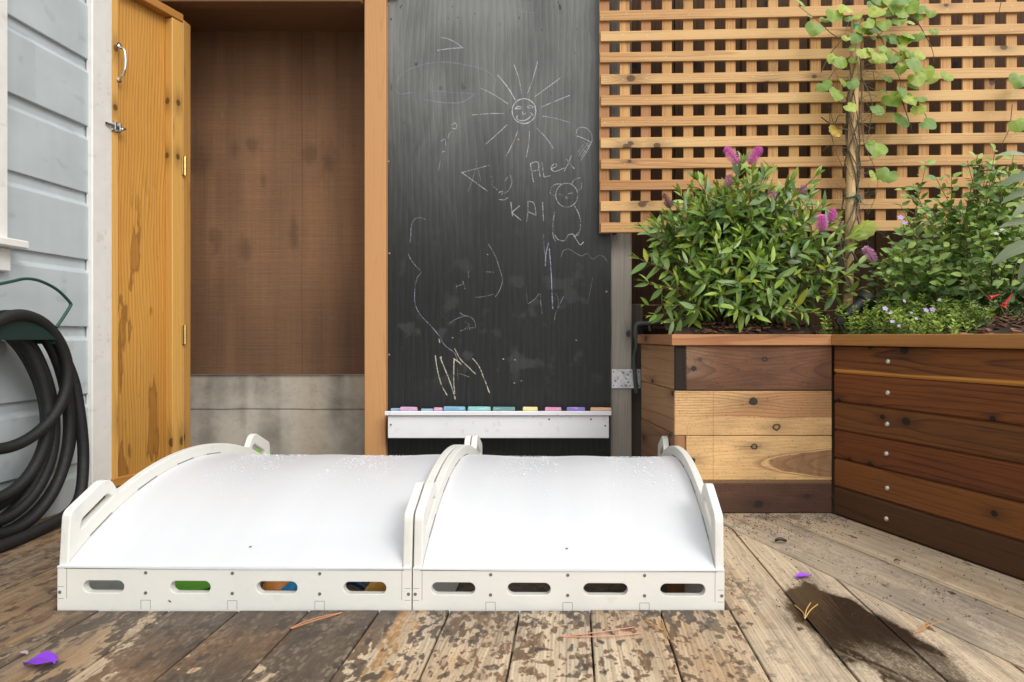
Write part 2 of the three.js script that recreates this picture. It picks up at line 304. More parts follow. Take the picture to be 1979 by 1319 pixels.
// ================================================================ HOUSE ON THE LEFT
{
  const HX = -1.58;                                                  // outer face of the siding
  const paint = sheet(512, 512, (u, v) => { const n = fbm(u * 6, v * 9, 51, 4), s = noise(u * 60, v * 4, 52), d = sstep(0.72, 0.8, fbm(u * 22, v * 22, 53, 3)); return { c: mul3([0.475, 0.53, 0.545], 0.94 + 0.12 * (n - 0.5) * 2 + 0.05 * (s - 0.5) - 0.1 * d), h: 0.5 + 0.4 * (n - 0.5) + 0.3 * (noise(u * 8, v * 14, 54) - 0.5) }; });
  const m = stdMat({ map: paint.map, bumpMap: paint.bumpMap, bumpScale: 0.0012, roughness: 0.6 });
  const white = sheet(256, 512, (u, v) => { const n = fbm(u * 8, v * 20, 55, 4), d = sstep(0.68, 0.8, fbm(u * 9, v * 40, 56, 4)); return { c: mix3(mul3([0.78, 0.77, 0.73], 0.95 + 0.1 * (n - 0.5)), [0.5, 0.46, 0.4], d * 0.35), h: n }; });
  const wm = stdMat({ map: white.map, bumpMap: white.bumpMap, bumpScale: 0.001, roughness: 0.5 });
  const t = thing('house_wall', 'pale blue-grey painted house wall with horizontal siding and white trim', 'house wall', V(HX, 0, -2.2));
  const uvM = (g, su, sv) => { const p = g.attributes.position, uv = new Float32Array(p.count * 2), o = R(1), o2 = R(1); for (let i = 0; i < p.count; i++) { uv[i * 2] = p.getZ(i) * su + p.getX(i) * su + o; uv[i * 2 + 1] = p.getY(i) * sv + o2; } g.setAttribute('uv', new THREE.BufferAttribute(uv, 2)); return g; };
  const prof = [[-0.03, 0], [-0.001, 0], [0, 0.0015], [0, 0.172], [-0.003, 0.178], [-0.0095, 0.183], [-0.012, 0.188], [-0.012, 0.2185], [-0.03, 0.2185]];
  for (let i = 0; i < 15; i++) {
    const g = new THREE.ExtrudeGeometry(new THREE.Shape(prof.map((p) => new THREE.Vector2(...p))), { depth: 4.216, bevelEnabled: false });
    uvM(g, 0.8, 1.1); const o = part('siding_board', g, m, t); o.position.set(R(-0.0012, 0.0012), 0.139 - 0.218 + i * 0.2183, -0.042 + R(-0.001, 0.001));
  }
  part('wall_core', new THREE.BoxGeometry(0.2, 3.4, 4.34), plain(0.4, 0.42, 0.42, 0.9), t).position.set(-0.135, 1.62, 2.05);
  const trim = (name, w, h, d, x, y, z, k = 0.003) => { const o = part(name, uvM(cbox(w, h, d, k), 3, 1.2), wm, t); o.position.set(x, y, z); return o; };
  trim('corner_trim', 0.022, 3.3, 0.106, 0.003, 1.66, -0.0825);
  trim('corner_trim', 0.16, 3.3, 0.02, -0.08, 1.66, -0.147);
  const wf = trim('window_frame', 0.035, 1.6, 0.11, 0.012, 1.612, 0.377);
  const wf2 = trim('window_frame', 0.035, 1.6, 0.11, 0.012, 1.612, 1.47);
  trim('window_sill', 0.075, 0.022, 1.30, 0.02, 0.80, 0.934); trim('apron', 0.028, 0.065, 1.26, 0.009, 0.756, 0.934);
  trim('window_frame', 0.035, 0.11, 1.2, 0.012, 2.47, 0.924);
  const glass = stdMat({ roughness: 0.05, metalness: 0 }); glass.color.setRGB(0.02, 0.025, 0.03);
  part('pane', cbox(0.012, 1.5, 0.98, 0.001), glass, t).position.set(0.004, 1.61, 0.924);
}
// ================================================================ STORAGE NICHE BETWEEN HOUSE AND CHALKBOARD
const doorSheet = sheet(512, 2048, (u, v) => {                        // rotary-cut plywood skin: wild vertical figure, water stains low down
  const x = u * 0.5, y = v * 1.9;
  const wx = x * 1.35 + 0.04 * (fbm(x * 5, y * 1.1, 61, 3) - 0.5) + 0.012 * (noise(x * 30, y * 6, 62) - 0.5);
  const r = wx * 62 + 1.5 * noise(x * 6, y * 1.2, 63), f = r - Math.floor(r), ring = Math.pow(f, 3) * sstep(1, 0.88, f);
  const fib = noise(x * 500, y * 16, 64) - 0.5, pl = noise(x * 10, y * 0.8, 65) - 0.5;
  let c = mix3([0.57, 0.295, 0.06], [0.36, 0.145, 0.022], clamp(ring * 1.0 + pl * 0.6 + fib * 0.35 + 0.1));
  const st = fbm(x * 26, y * 5, 66, 5), low = sstep(1.25, 0.1, y);
  const s = sstep(0.60 - 0.13 * low, 0.64 - 0.12 * low, st) * sstep(0.0, 0.3, low);
  c = mix3(c, [0.27, 0.105, 0.018], s * 0.62);
  const edge = s * (1 - sstep(0.66 - 0.12 * low, 0.70 - 0.12 * low, st)); c = mul3(c, 1 - edge * 0.22);
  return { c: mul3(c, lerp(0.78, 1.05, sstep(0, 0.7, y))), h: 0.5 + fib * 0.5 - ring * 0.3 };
});
const doorWood = woodSheet({ Lx: 2, Ly: 0.3, w: 2048, h: 256, light: [0.60, 0.33, 0.08], dark: [0.40, 0.17, 0.03], rings: 130, contrast: 0.8, knots: 22, seed: 70 });
const cedar = woodSheet({ Lx: 2.2, Ly: 0.4, w: 2048, h: 256, light: [0.56, 0.30, 0.135], dark: [0.36, 0.155, 0.06], rings: 150, contrast: 0.8, knots: 0, seed: 71, band: 0.7 });
const nicheSheet = sheet(512, 1024, (u, v) => {
  const x = u * 1.02 - 0.1, y = v * 1.85;
  const saw = noise(x * 5, y * 420, 81) - 0.5, saw2 = noise(x * 60, y * 700, 82) - 0.5, big = fbm(x * 2.5, y * 1.6, 83, 4), vert = noise(x * 26, y * 1.4, 84) - 0.5, vg = noise(x * 170, y * 5, 85) - 0.5;
  let c = mix3([0.235, 0.122, 0.058], [0.135, 0.069, 0.034], clamp(0.5 + (big - 0.5) * 1.5 + vert * 0.5 + vg * 0.3));
  c = mul3(c, 1 + 0.17 * saw + 0.17 * saw2);
  const blob = (bx, by, rx, ry) => { const q = Math.hypot((x - bx) / rx, (y - by) / ry) + 1.7 * (fbm(x * 26, y * 18, 86, 4) - 0.5); return sstep(1.5, 0.1, q); };
  let d = 0;
  for (const b of [[0.13, 0.93, 0.055, 0.09], [0.37, 0.97, 0.028, 0.045], [0.29, 0.97, 0.02, 0.04], [0.62, 0.94, 0.04, 0.035], [0.68, 0.93, 0.04, 0.07], [0.20, 0.57, 0.03, 0.05], [0.54, 0.60, 0.02, 0.07], [0.41, 0.83, 0.015, 0.03], [0.33, 0.55, 0.03, 0.05]]) d = Math.max(d, blob(...b));
  c = mul3(c, 1 - 0.32 * d);
  const seamLine = Math.exp(-(((x - 0.575) / 0.0022) ** 2)) * (0.5 + 0.5 * noise(y * 4, 1, 87)); c = mul3(c, 1 - 0.5 * seamLine);
  const scr = sstep(0.965, 0.985, noise(x * 55, y * 9, 88)); c = mul3(c, 1 + 0.25 * scr);
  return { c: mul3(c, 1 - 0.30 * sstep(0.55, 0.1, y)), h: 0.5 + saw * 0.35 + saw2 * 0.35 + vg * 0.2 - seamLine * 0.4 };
});
const concSheet = sheet(1024, 512, (u, v) => {
  const x = u * 1.2, y = v * 0.6, n = fbm(x * 7, y * 9, 91, 5), st = noise(x * 18, y * 1.6, 92), f = fbm(x * 60, y * 60, 93, 3);
  let c = mix3([0.45, 0.41, 0.345], [0.17, 0.15, 0.12], clamp((n - 0.34) * 1.5 + (noise(x * 34, y * 1.2, 97) - 0.5) * 0.7 + (st - 0.5) * 0.5));
  c = mix3(c, [0.42, 0.33, 0.22], sstep(0.55, 0.75, noise(x * 9, y * 1.5, 94)) * 0.45);
  const line = Math.exp(-(((y - 0.452 + 0.004 * noise(x * 10, 1, 95)) / 0.0035) ** 2)); c = mul3(c, 1 - 0.55 * line);
  const pit = sstep(0.86, 0.9, noise(x * 110, y * 110, 96)); c = mul3(c, 1 - pit * 0.15 + (f - 0.5) * 0.16);
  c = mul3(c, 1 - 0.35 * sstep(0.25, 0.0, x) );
  return { c, h: 0.6 + 0.2 * (f - 0.5) - line * 0.5 };
});
{
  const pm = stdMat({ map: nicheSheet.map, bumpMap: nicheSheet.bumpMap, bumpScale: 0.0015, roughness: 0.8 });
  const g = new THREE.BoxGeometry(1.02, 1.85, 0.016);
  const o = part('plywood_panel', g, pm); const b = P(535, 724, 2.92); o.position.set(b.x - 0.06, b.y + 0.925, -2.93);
  tag(o, 'tall rough-sawn brown plywood panel with dark stains, at the back of the recess', 'wall panel');
  const cm = stdMat({ map: concSheet.map, bumpMap: concSheet.bumpMap, bumpScale: 0.003, roughness: 0.9 });
  const c = part('concrete_footing', cbox(1.2, 0.6, 0.2, 0.004), cm); { const q = c.geometry, p = q.attributes.position, uv = []; for (let i = 0; i < p.count; i++) uv.push(p.getX(i) / 1.2 + 0.5 + p.getZ(i), p.getY(i) / 0.6 + 0.5); q.setAttribute('uv', new THREE.Float32BufferAttribute(uv, 2)); }
  c.position.set(b.x - 0.02, b.y - 0.302, -3.035); tag(c, 'grey stained concrete footing under the brown panel', 'footing');
  const hm = woodMat(cedar, [0.30, 0.27, 0.25], 0.8), n = thing('recess_frame', 'dark timber header and sides that box in the recess behind the open door', 'frame', V(-1.1, 0, -2.62));
  board('header', 0.85, 0.20, 0.06, hm, n, -0.125, 1.915, 0.0); board('top_board', 1.04, 0.02, 0.40, hm, n, -0.09, 1.86, -0.20, { long: 0 });
  board('side_board', 0.02, 2.2, 0.42, hm, n, -0.625, 0.9, -0.19, { long: 1 }); board('side_board', 0.02, 2.2, 0.30, hm, n, 0.40, 0.9, -0.2, { long: 1 });
  const jm = woodMat(doorWood, [0.86, 0.80, 0.78], 0.55);
  const j = P(353, 0, 2.615); board('jamb', 0.026, 2.1, 0.05, jm, n, j.x + 1.1, 0.70, 0.0, { long: 1 });
  // post between recess and chalkboard
  const post = woodMat(cedar, [0.93, 0.88, 0.74], 0.6), a = P(703.5, 0, 2.61), e = P(745, 0, 2.61);
  const q = board('timber_post', e.x - a.x, 2.3, 0.09, post, scene, (a.x + e.x) / 2, 1.0, -2.655, { long: 1, k: 0.003 });
  tag(q, 'smooth orange-brown timber post between brown panel and chalkboard', 'post');
}
{ // the door, standing open against the house corner
  const hinge = P(337, 0, 2.60), free = P(205, 0, 2.325), L = Math.hypot(free.x - hinge.x, free.z - hinge.z);
  const t = thing('plywood_door', 'amber varnished plywood door standing open beside the house corner', 'door', V(hinge.x, 0.045, hinge.z));
  t.rotation.y = Math.atan2(-(free.z - hinge.z), free.x - hinge.x) ;
  // local +x runs from the hinge to the free edge; the seen face is local +z or -z
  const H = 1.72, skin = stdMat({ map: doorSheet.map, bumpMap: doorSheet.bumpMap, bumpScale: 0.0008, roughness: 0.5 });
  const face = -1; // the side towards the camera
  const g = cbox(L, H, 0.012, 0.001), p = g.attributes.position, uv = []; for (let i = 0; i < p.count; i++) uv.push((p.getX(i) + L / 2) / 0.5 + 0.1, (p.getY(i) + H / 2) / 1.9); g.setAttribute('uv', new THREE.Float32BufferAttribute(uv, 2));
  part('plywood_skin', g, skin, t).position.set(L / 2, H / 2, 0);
  const wm = woodMat(doorWood, [1, 1, 1], 0.5), wd = woodMat(doorWood, [0.72, 0.6, 0.5], 0.55);
  board('stile', 0.05, H - 0.032, 0.034, wm, t, 0.026, (H - 0.032) / 2, face * 0.023, { long: 1 });
  board('stile', 0.028, H, 0.014, woodMat(doorWood, [1.05, 1.05, 1.1], 0.5), t, L - 0.014, H / 2, face * 0.0131, { long: 1 });
  board('top_rail', L, 0.03, 0.036, wd, t, L / 2, H - 0.015, face * 0.024, { long: 0 });
  board('bottom_rail', L, 0.03, 0.02, wd, t, L / 2, 0.0, face * 0.018, { long: 0 });
  const chrome = plain(0.72, 0.72, 0.7, 0.22, 1), brass = plain(0.83, 0.62, 0.25, 0.3, 1);
  const hx = L - 0.022, pull = part('door_handle', [tube([V(0, 0.062, 0), V(0.001, 0.05, face * 0.008), V(0.004, 0.042, face * 0.026), V(0.004, 0, face * 0.034), V(0.004, -0.042, face * 0.026), V(0.001, -0.05, face * 0.008), V(0, -0.062, 0)], 0.0042, 36, 8), new THREE.CylinderGeometry(0.008, 0.009, 0.004, 14).rotateX(Math.PI / 2).translate(0, 0.061, 0), new THREE.CylinderGeometry(0.008, 0.009, 0.004, 14).rotateX(Math.PI / 2).translate(0, -0.061, 0)], chrome, t);
  pull.position.set(hx - 0.006, 1.44, face * 0.021);
  const la = part('latch', [cbox(0.034, 0.034, 0.003, 0.001), tube([V(-0.03, 0, face * 0.008), V(0.045, 0, face * 0.008)], 0.0045, 4, 8), new THREE.SphereGeometry(0.006, 10, 8).translate(-0.012, -0.006, face * 0.014), cbox(0.008, 0.028, 0.014, 0.001).translate(-0.008, 0, face * 0.006), cbox(0.008, 0.028, 0.014, 0.001).translate(0.01, 0, face * 0.006)], plain(0.5, 0.5, 0.48, 0.32, 1), t);
  la.position.set(L - 0.016, 1.215, face * 0.0225);
  for (const py of [322, 647]) { const q = P(341, py, 2.6); const h = part('hinge', [new THREE.CylinderGeometry(0.0045, 0.0045, 0.072, 10), cbox(0.012, 0.07, 0.002, 0.0005).translate(0.008, 0, 0)], brass, t); h.position.set(-0.004, q.y - 0.045, face * 0.044); for (let i = -1; i <= 1; i++) { const k = part('knuckle', new THREE.CylinderGeometry(0.0052, 0.0052, 0.0195, 10), brass, h); k.position.y = i * 0.024; } }
}
// ================================================================ CHALKBOARD
const BX0 = -0.716, BW = 0.866, BH = 2.05, BZ = 2.64;
{
  const w = 880, h = 2048, A = new Float32Array(w * h), T = new Uint8Array(w * h);
  const toX = (px) => ((px - CX) / F * BZ - BX0) / BW * w, toY = (py) => (EYE - (py - CY) / F * BZ) / BH * h;
  const kinds = [[0.66, 0.67, 0.68], [0.46, 0.44, 0.60], [0.68, 0.62, 0.50], [0.40, 0.36, 0.46]];
  function stroke(pts, strength = 0.6, width = 1.5, kind = 0, smooth = true) {
    let q = pts.map(([x, y]) => V(toX(x), toY(y), 0));
    if (smooth && q.length > 2) q = new THREE.CatmullRomCurve3(q).getPoints(q.length * 8);
    for (let s = 0; s < q.length - 1; s++) {
      const a = q[s], b = q[s + 1], L2 = Math.max(1e-6, a.distanceToSquared(b)), m = width + 3;
      for (let j = Math.max(0, Math.floor(Math.min(a.y, b.y) - m)); j <= Math.min(h - 1, Math.max(a.y, b.y) + m); j++) for (let i = Math.max(0, Math.floor(Math.min(a.x, b.x) - m)); i <= Math.min(w - 1, Math.max(a.x, b.x) + m); i++) {
        const t = clamp(((i - a.x) * (b.x - a.x) + (j - a.y) * (b.y - a.y)) / L2), wob = 0.8 * (noise(i * 0.12, j * 0.12, 3) - 0.5);
        const d = Math.hypot(i - a.x - t * (b.x - a.x), j - a.y - t * (b.y - a.y)) + wob;
        const al = sstep(width + 0.8, width - 0.8, d) * strength * clamp(-0.12 + 1.45 * noise(i * 0.55, j * 0.30, 6) + 0.9 * (noise(i * 0.06, j * 0.045, 8) - 0.45));
        const k = j * w + i; if (al > A[k]) { A[k] = al; T[k] = kind; }
      }
    }
  }
  const z4 = (l) => l.map(([x, y]) => [730 + x * 0.3487, y * 0.3487]), z5 = (l) => l.map(([x, y]) => [730 + x * 0.3488, 440 + y * 0.3488]);
  const a4 = (l, ...o) => stroke(z4(l), ...o), a5 = (l, ...o) => stroke(z5(l), ...o);
  const ring = (cx, cy, rx, ry, a0 = 0, a1 = 6.283, n = 14) => Array.from({ length: n + 1 }, (_, i) => { const a = a0 + (a1 - a0) * i / n; return [cx + rx * Math.cos(a), cy + ry * Math.sin(a)]; });
  a4([[330, 287], [400, 277], [470, 272]], 0.65); a4([[350, 215], [385, 222], [430, 243], [470, 272]], 0.5);
  a4(ring(810, 624, 66, 69), 0.9, 1.7);                               // smiling sun
  for (const r of [[665, 425, 760, 560], [755, 368, 797, 525], [885, 350, 830, 525], [1015, 437, 872, 542], [1062, 537, 905, 602], [1065, 688, 915, 652], [972, 830, 880, 718], [822, 880, 840, 735], [708, 880, 775, 735], [597, 808, 718, 697], [522, 645, 700, 637], [568, 495, 720, 583]]) a4([[r[0], r[1]], [(r[0] + r[2]) / 2 + 5, (r[1] + r[3]) / 2 - 3], [r[2], r[3]]], r[0] === 665 ? 0.95 : 0.6, 1.5);
  a4([[760, 610], [778, 598], [797, 602]], 0.8); a4([[828, 602], [842, 592], [862, 602]], 0.8); a4([[832, 606], [858, 606]], 0.7); a4([[764, 612], [792, 610]], 0.6); a4(ring(810, 634, 9, 8, 0, 4), 0.6); a4([[768, 655], [778, 672], [810, 676], [840, 660], [856, 640]], 0.9); a4([[764, 668], [776, 650]], 0.7); a4([[846, 632], [860, 646]], 0.7);
  a4([[410, 700], [428, 690], [437, 703], [430, 722], [412, 718]], 0.6); a4([[378, 745], [388, 775], [398, 745], [410, 738]], 0.45); a4([[350, 790], [372, 780], [375, 815]], 0.45); a4([[358, 850], [372, 846]], 0.5); a4([[345, 900], [336, 950]], 0.3, 1.2);
  a4([[1100, 748], [1108, 722], [1140, 714], [1175, 735], [1188, 780], [1165, 835], [1125, 897]], 0.5); a4([[1104, 762], [1140, 775], [1182, 798]], 0.6); for (const q of [[1120, 835, 1148, 800], [1115, 868, 1165, 800], [1128, 875, 1176, 805], [1112, 850, 1128, 822], [1140, 790, 1172, 822], [1130, 820, 1150, 850]]) a4([[q[0], q[1]], [q[2], q[3]]], 0.4, 1.1);
  // A L e X
  a4([[845, 915], [853, 965], [862, 1016]], 0.7); a4([[845, 915], [872, 906], [888, 908], [893, 945], [899, 986]], 0.7); a4([[855, 958], [892, 950]], 0.6); a4([[910, 910], [915, 950], [921, 990], [956, 982]], 0.65, 1.5, 0, false); a4([[963, 942], [990, 930], [988, 918], [970, 922], [960, 942], [978, 958], [1032, 940]], 0.75); a4([[1045, 890], [1065, 915], [1087, 942]], 0.7); a4([[1072, 872], [1055, 915], [1033, 956]], 0.5);
  // K A I
  a4([[737, 1130], [741, 1165], [746, 1206]], 0.7); a4([[784, 1150], [742, 1186], [792, 1228]], 0.7, 1.5, 0, false); a4([[825, 1237], [831, 1180], [832, 1125]], 0.55); a4([[832, 1124], [862, 1132], [873, 1165], [876, 1202]], 0.65); a4([[836, 1183], [872, 1200]], 0.5); a4([[913, 1130], [915, 1180], [918, 1232]], 0.6);
  a4([[465, 965], [540, 945], [617, 924]], 0.6); a4([[465, 965], [530, 1012], [606, 1067]], 0.6); a4([[550, 900], [525, 1000], [500, 1070]], 0.35, 1.2); a4([[555, 945], [575, 1030]], 0.25, 1.2);
  a4([[625, 985], [640, 1000], [632, 1030], [660, 1060]], 0.4, 1.2); a4([[735, 982], [743, 1020], [722, 1065], [690, 1085]], 0.5); a4([[672, 1075], [690, 1068], [684, 1088]], 0.6); a4([[672, 1114], [700, 1116], [720, 1104]], 0.6); a4([[705, 1010], [720, 990]], 0.35);
  // a child's bear
  a4(ring(1047, 1090, 61, 66), 0.55); a4([[975, 1092], [956, 1080], [962, 1048], [985, 1030], [1025, 1028]], 0.5); a4([[1075, 1025], [1092, 1003], [1122, 994]], 0.5); a4([[1128, 1020], [1128, 1050], [1108, 1066]], 0.3); a4(ring(1047, 1104, 6, 6), 0.5); a4([[1055, 1082], [1078, 1078]], 0.35); a4([[1005, 1085], [1025, 1090]], 0.35);
  a4([[980, 1185], [971, 1240], [972, 1319], [985, 1345]], 0.45); a4([[1090, 1150], [1112, 1190], [1123, 1230], [1122, 1265]], 0.55); a4([[1125, 1265], [1110, 1310], [1085, 1318]], 0.35);
  a5([[980, 50], [1000, 75], [1035, 80], [1055, 50], [1080, 45], [1100, 75], [1122, 103], [1140, 88]], 0.6); a5([[1090, 60], [1110, 35]], 0.35);
  a4([[182, 1315], [185, 1260], [205, 1222], [240, 1216], [262, 1225]], 0.45, 1.4, 1);
  a5([[185, 0], [180, 60], [178, 95]], 0.4, 1.3, 1); a5([[168, 155], [185, 190], [215, 228], [240, 255], [218, 285], [204, 360], [207, 435], [235, 492], [290, 550], [340, 610], [370, 660], [425, 705], [440, 740]], 0.6, 1.4, 1);
  for (const q of [[[318, 720], [328, 790], [352, 880], [382, 936]], [[345, 730], [378, 810], [408, 890], [428, 958]], [[422, 735], [420, 850], [427, 958]], [[425, 680], [460, 742], [500, 780], [538, 818]], [[420, 735], [445, 752], [464, 770]], [[525, 735], [555, 770], [590, 850], [618, 925]]]) a5(q, 0.95, 2, 2);
  a5([[338, 625], [342, 645]], 0.9, 2, 2); a5([[440, 790], [443, 850]], 0.3, 1.2, 1); a5([[445, 815], [505, 836]], 0.3, 1.2); a5([[350, 725], [350, 742]], 0.9, 2.4, 2);
  a5([[945, 95], [932, 150], [928, 222]], 0.7, 1.8, 1); a5([[918, 45], [922, 130], [930, 170]], 0.35, 1.2, 1); a5([[950, 125], [960, 250], [965, 380], [969, 460]], 0.75, 1.9, 1); a5([[835, 430], [870, 405], [897, 375], [903, 430], [910, 485]], 0.5, 1.3, 1); a5([[1028, 392], [1005, 440], [985, 485], [978, 520]], 0.5, 1.3, 1); a5([[985, 370], [1000, 410], [995, 470]], 0.3, 1.2, 1); a5([[822, 335], [828, 430]], 0.2, 1.1, 1); a5([[1190, 285], [1175, 370], [1160, 430]], 0.25, 1.1, 1);
  a5([[612, 100], [650, 165], [672, 230], [690, 300], [672, 360], [650, 392]], 0.4, 1.2); a5([[540, 395], [580, 392], [640, 378]], 0.3, 1.2); a5([[598, 253], [642, 256]], 0.4, 1.2); a5([[502, 250], [503, 285]], 0.5, 1.3, 1); a5([[435, 335], [475, 320]], 0.5, 1.3); a5([[470, 305], [483, 347]], 0.45, 1.3); a5([[435, 325], [432, 370]], 0.2, 1.1);
  a5([[400, 535], [450, 508], [500, 500], [532, 522], [540, 560], [505, 565], [455, 582]], 0.3, 1.2); a5([[455, 480], [470, 492], [500, 500]], 0.45, 1.4, 1); a5([[480, 570], [500, 555], [510, 575]], 0.3, 1.2); a5([[485, 530], [508, 548]], 0.25, 1.2);
  a5([[1015, 170], [1030, 135], [1060, 128], [1100, 152], [1130, 165], [1160, 152], [1190, 182], [1230, 162], [1255, 172], [1275, 205]], 0.28, 1.1, 0);
  for (const [x, y] of [[695, 737], [760, 741], [607, 157], [413, 618], [368, 1100], [1100, 632], [795, 858], [757, 870]]) a5([[x - 2, y], [x + 2, y + 1]], 0.8, 2, 2);
  a4([[100, 470], [130, 420], [230, 370], [360, 352], [500, 370], [600, 400], [650, 450], [640, 510]], 0.28, 2.2, 3); a4([[90, 490], [110, 525], [190, 520]], 0.25, 2.2, 3); a4([[255, 560], [380, 578], [470, 572], [530, 535]], 0.28, 2.4, 3); a4([[290, 510], [440, 522], [560, 530]], 0.2, 1.8, 3); a4([[725, 40], [800, 70], [880, 80]], 0.2, 1.4, 3); a4([[835, 20], [842, 130]], 0.25, 1.4, 3);
  const s = sheet(w, h, (u, v, i, j) => {
    const x = u * BW, y = v * BH;
    const wx = x + 0.05 * (fbm(x * 4, y * 1.2, 101, 3) - 0.5) + 0.012 * (fbm(x * 14, y * 5, 102, 2) - 0.5), r = wx * 42 + 2.6 * fbm(x * 4, y * 1.3, 103, 3), f = r - Math.floor(r);
    const fig = Math.pow(f, 2) * sstep(1, 0.85, f), fib = noise(x * 420, y * 13, 104) - 0.5, fib2 = noise(x * 900, y * 40, 105) - 0.5;
    let c = mul3([0.018, 0.0198, 0.0188], 0.85 + 0.4 * fib + 0.3 * fib2 + 0.35 * (fig - 0.3));
    // chalk dust rubbed into the grain, with sky sheen painted in towards the top
    const dustSheen = clamp(Math.pow(sstep(0.62, 1.85, y), 1.3) * (0.45 + 1.0 * fbm(x * 5, y * 3, 106, 4)) * (0.78 + 0.26 * fig + 0.16 * fib2 + 0.18 * fib) * (0.86 + 0.28 * noise(x * 22 + 14 * fbm(x * 3, y * 2.4, 109, 3), y * 3, 110)));
    c = mix3(c, [0.40, 0.412, 0.395], clamp(dustSheen * 0.48));
    c = mix3(c, [0.2, 0.2, 0.21], 0.12 * sstep(0.6, 0.75, fbm(x * 16, y * 16, 107, 4)) * sstep(1.2, 0.4, y) * sstep(0.3, 0.45, y));
    const pit = sstep(0.80, 0.86, fbm(x * 55, y * 22, 108, 3)) * sstep(1.2, 1.8, y); c = mul3(c, 1 - 0.7 * pit);
    const al = A[j * w + i]; if (al > 0) c = mix3(c, kinds[T[j * w + i]], al * 0.9);
    return { c, h: 0.5 + 0.35 * fib + 0.25 * fib2 - fig * 0.25 - pit * 0.3, r: clamp(0.40 + 0.1 * fib + dustSheen * 0.15 + al * 0.5) };
  }, { rough: true, wrap: THREE.ClampToEdgeWrapping });
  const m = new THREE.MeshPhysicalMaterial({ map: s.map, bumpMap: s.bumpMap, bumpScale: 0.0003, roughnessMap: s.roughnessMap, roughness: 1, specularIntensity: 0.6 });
  const t = thing('chalkboard', 'tall black-painted plywood chalkboard with children’s chalk drawings and names', 'chalkboard', V(BX0 + BW / 2, 0, -BZ));
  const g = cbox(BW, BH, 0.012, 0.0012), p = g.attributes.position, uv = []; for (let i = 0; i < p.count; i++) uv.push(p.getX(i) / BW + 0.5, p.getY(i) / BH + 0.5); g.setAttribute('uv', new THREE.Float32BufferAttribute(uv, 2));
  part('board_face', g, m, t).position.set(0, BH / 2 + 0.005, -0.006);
  const sc = plain(0.42, 0.25, 0.2, 0.6, 0.3), sg = new THREE.CylinderGeometry(0.0036, 0.0036, 0.002, 10).rotateX(Math.PI / 2);
  for (const [px, py] of [[752.5, 490], [752, 686], [1172, 564], [751, 8], [751, 312], [1002, 270]]) { const q = P(px, py, BZ); part('screw', sg, sc, t).position.set(q.x - BX0 - BW / 2, q.y, 0.0008); }
}
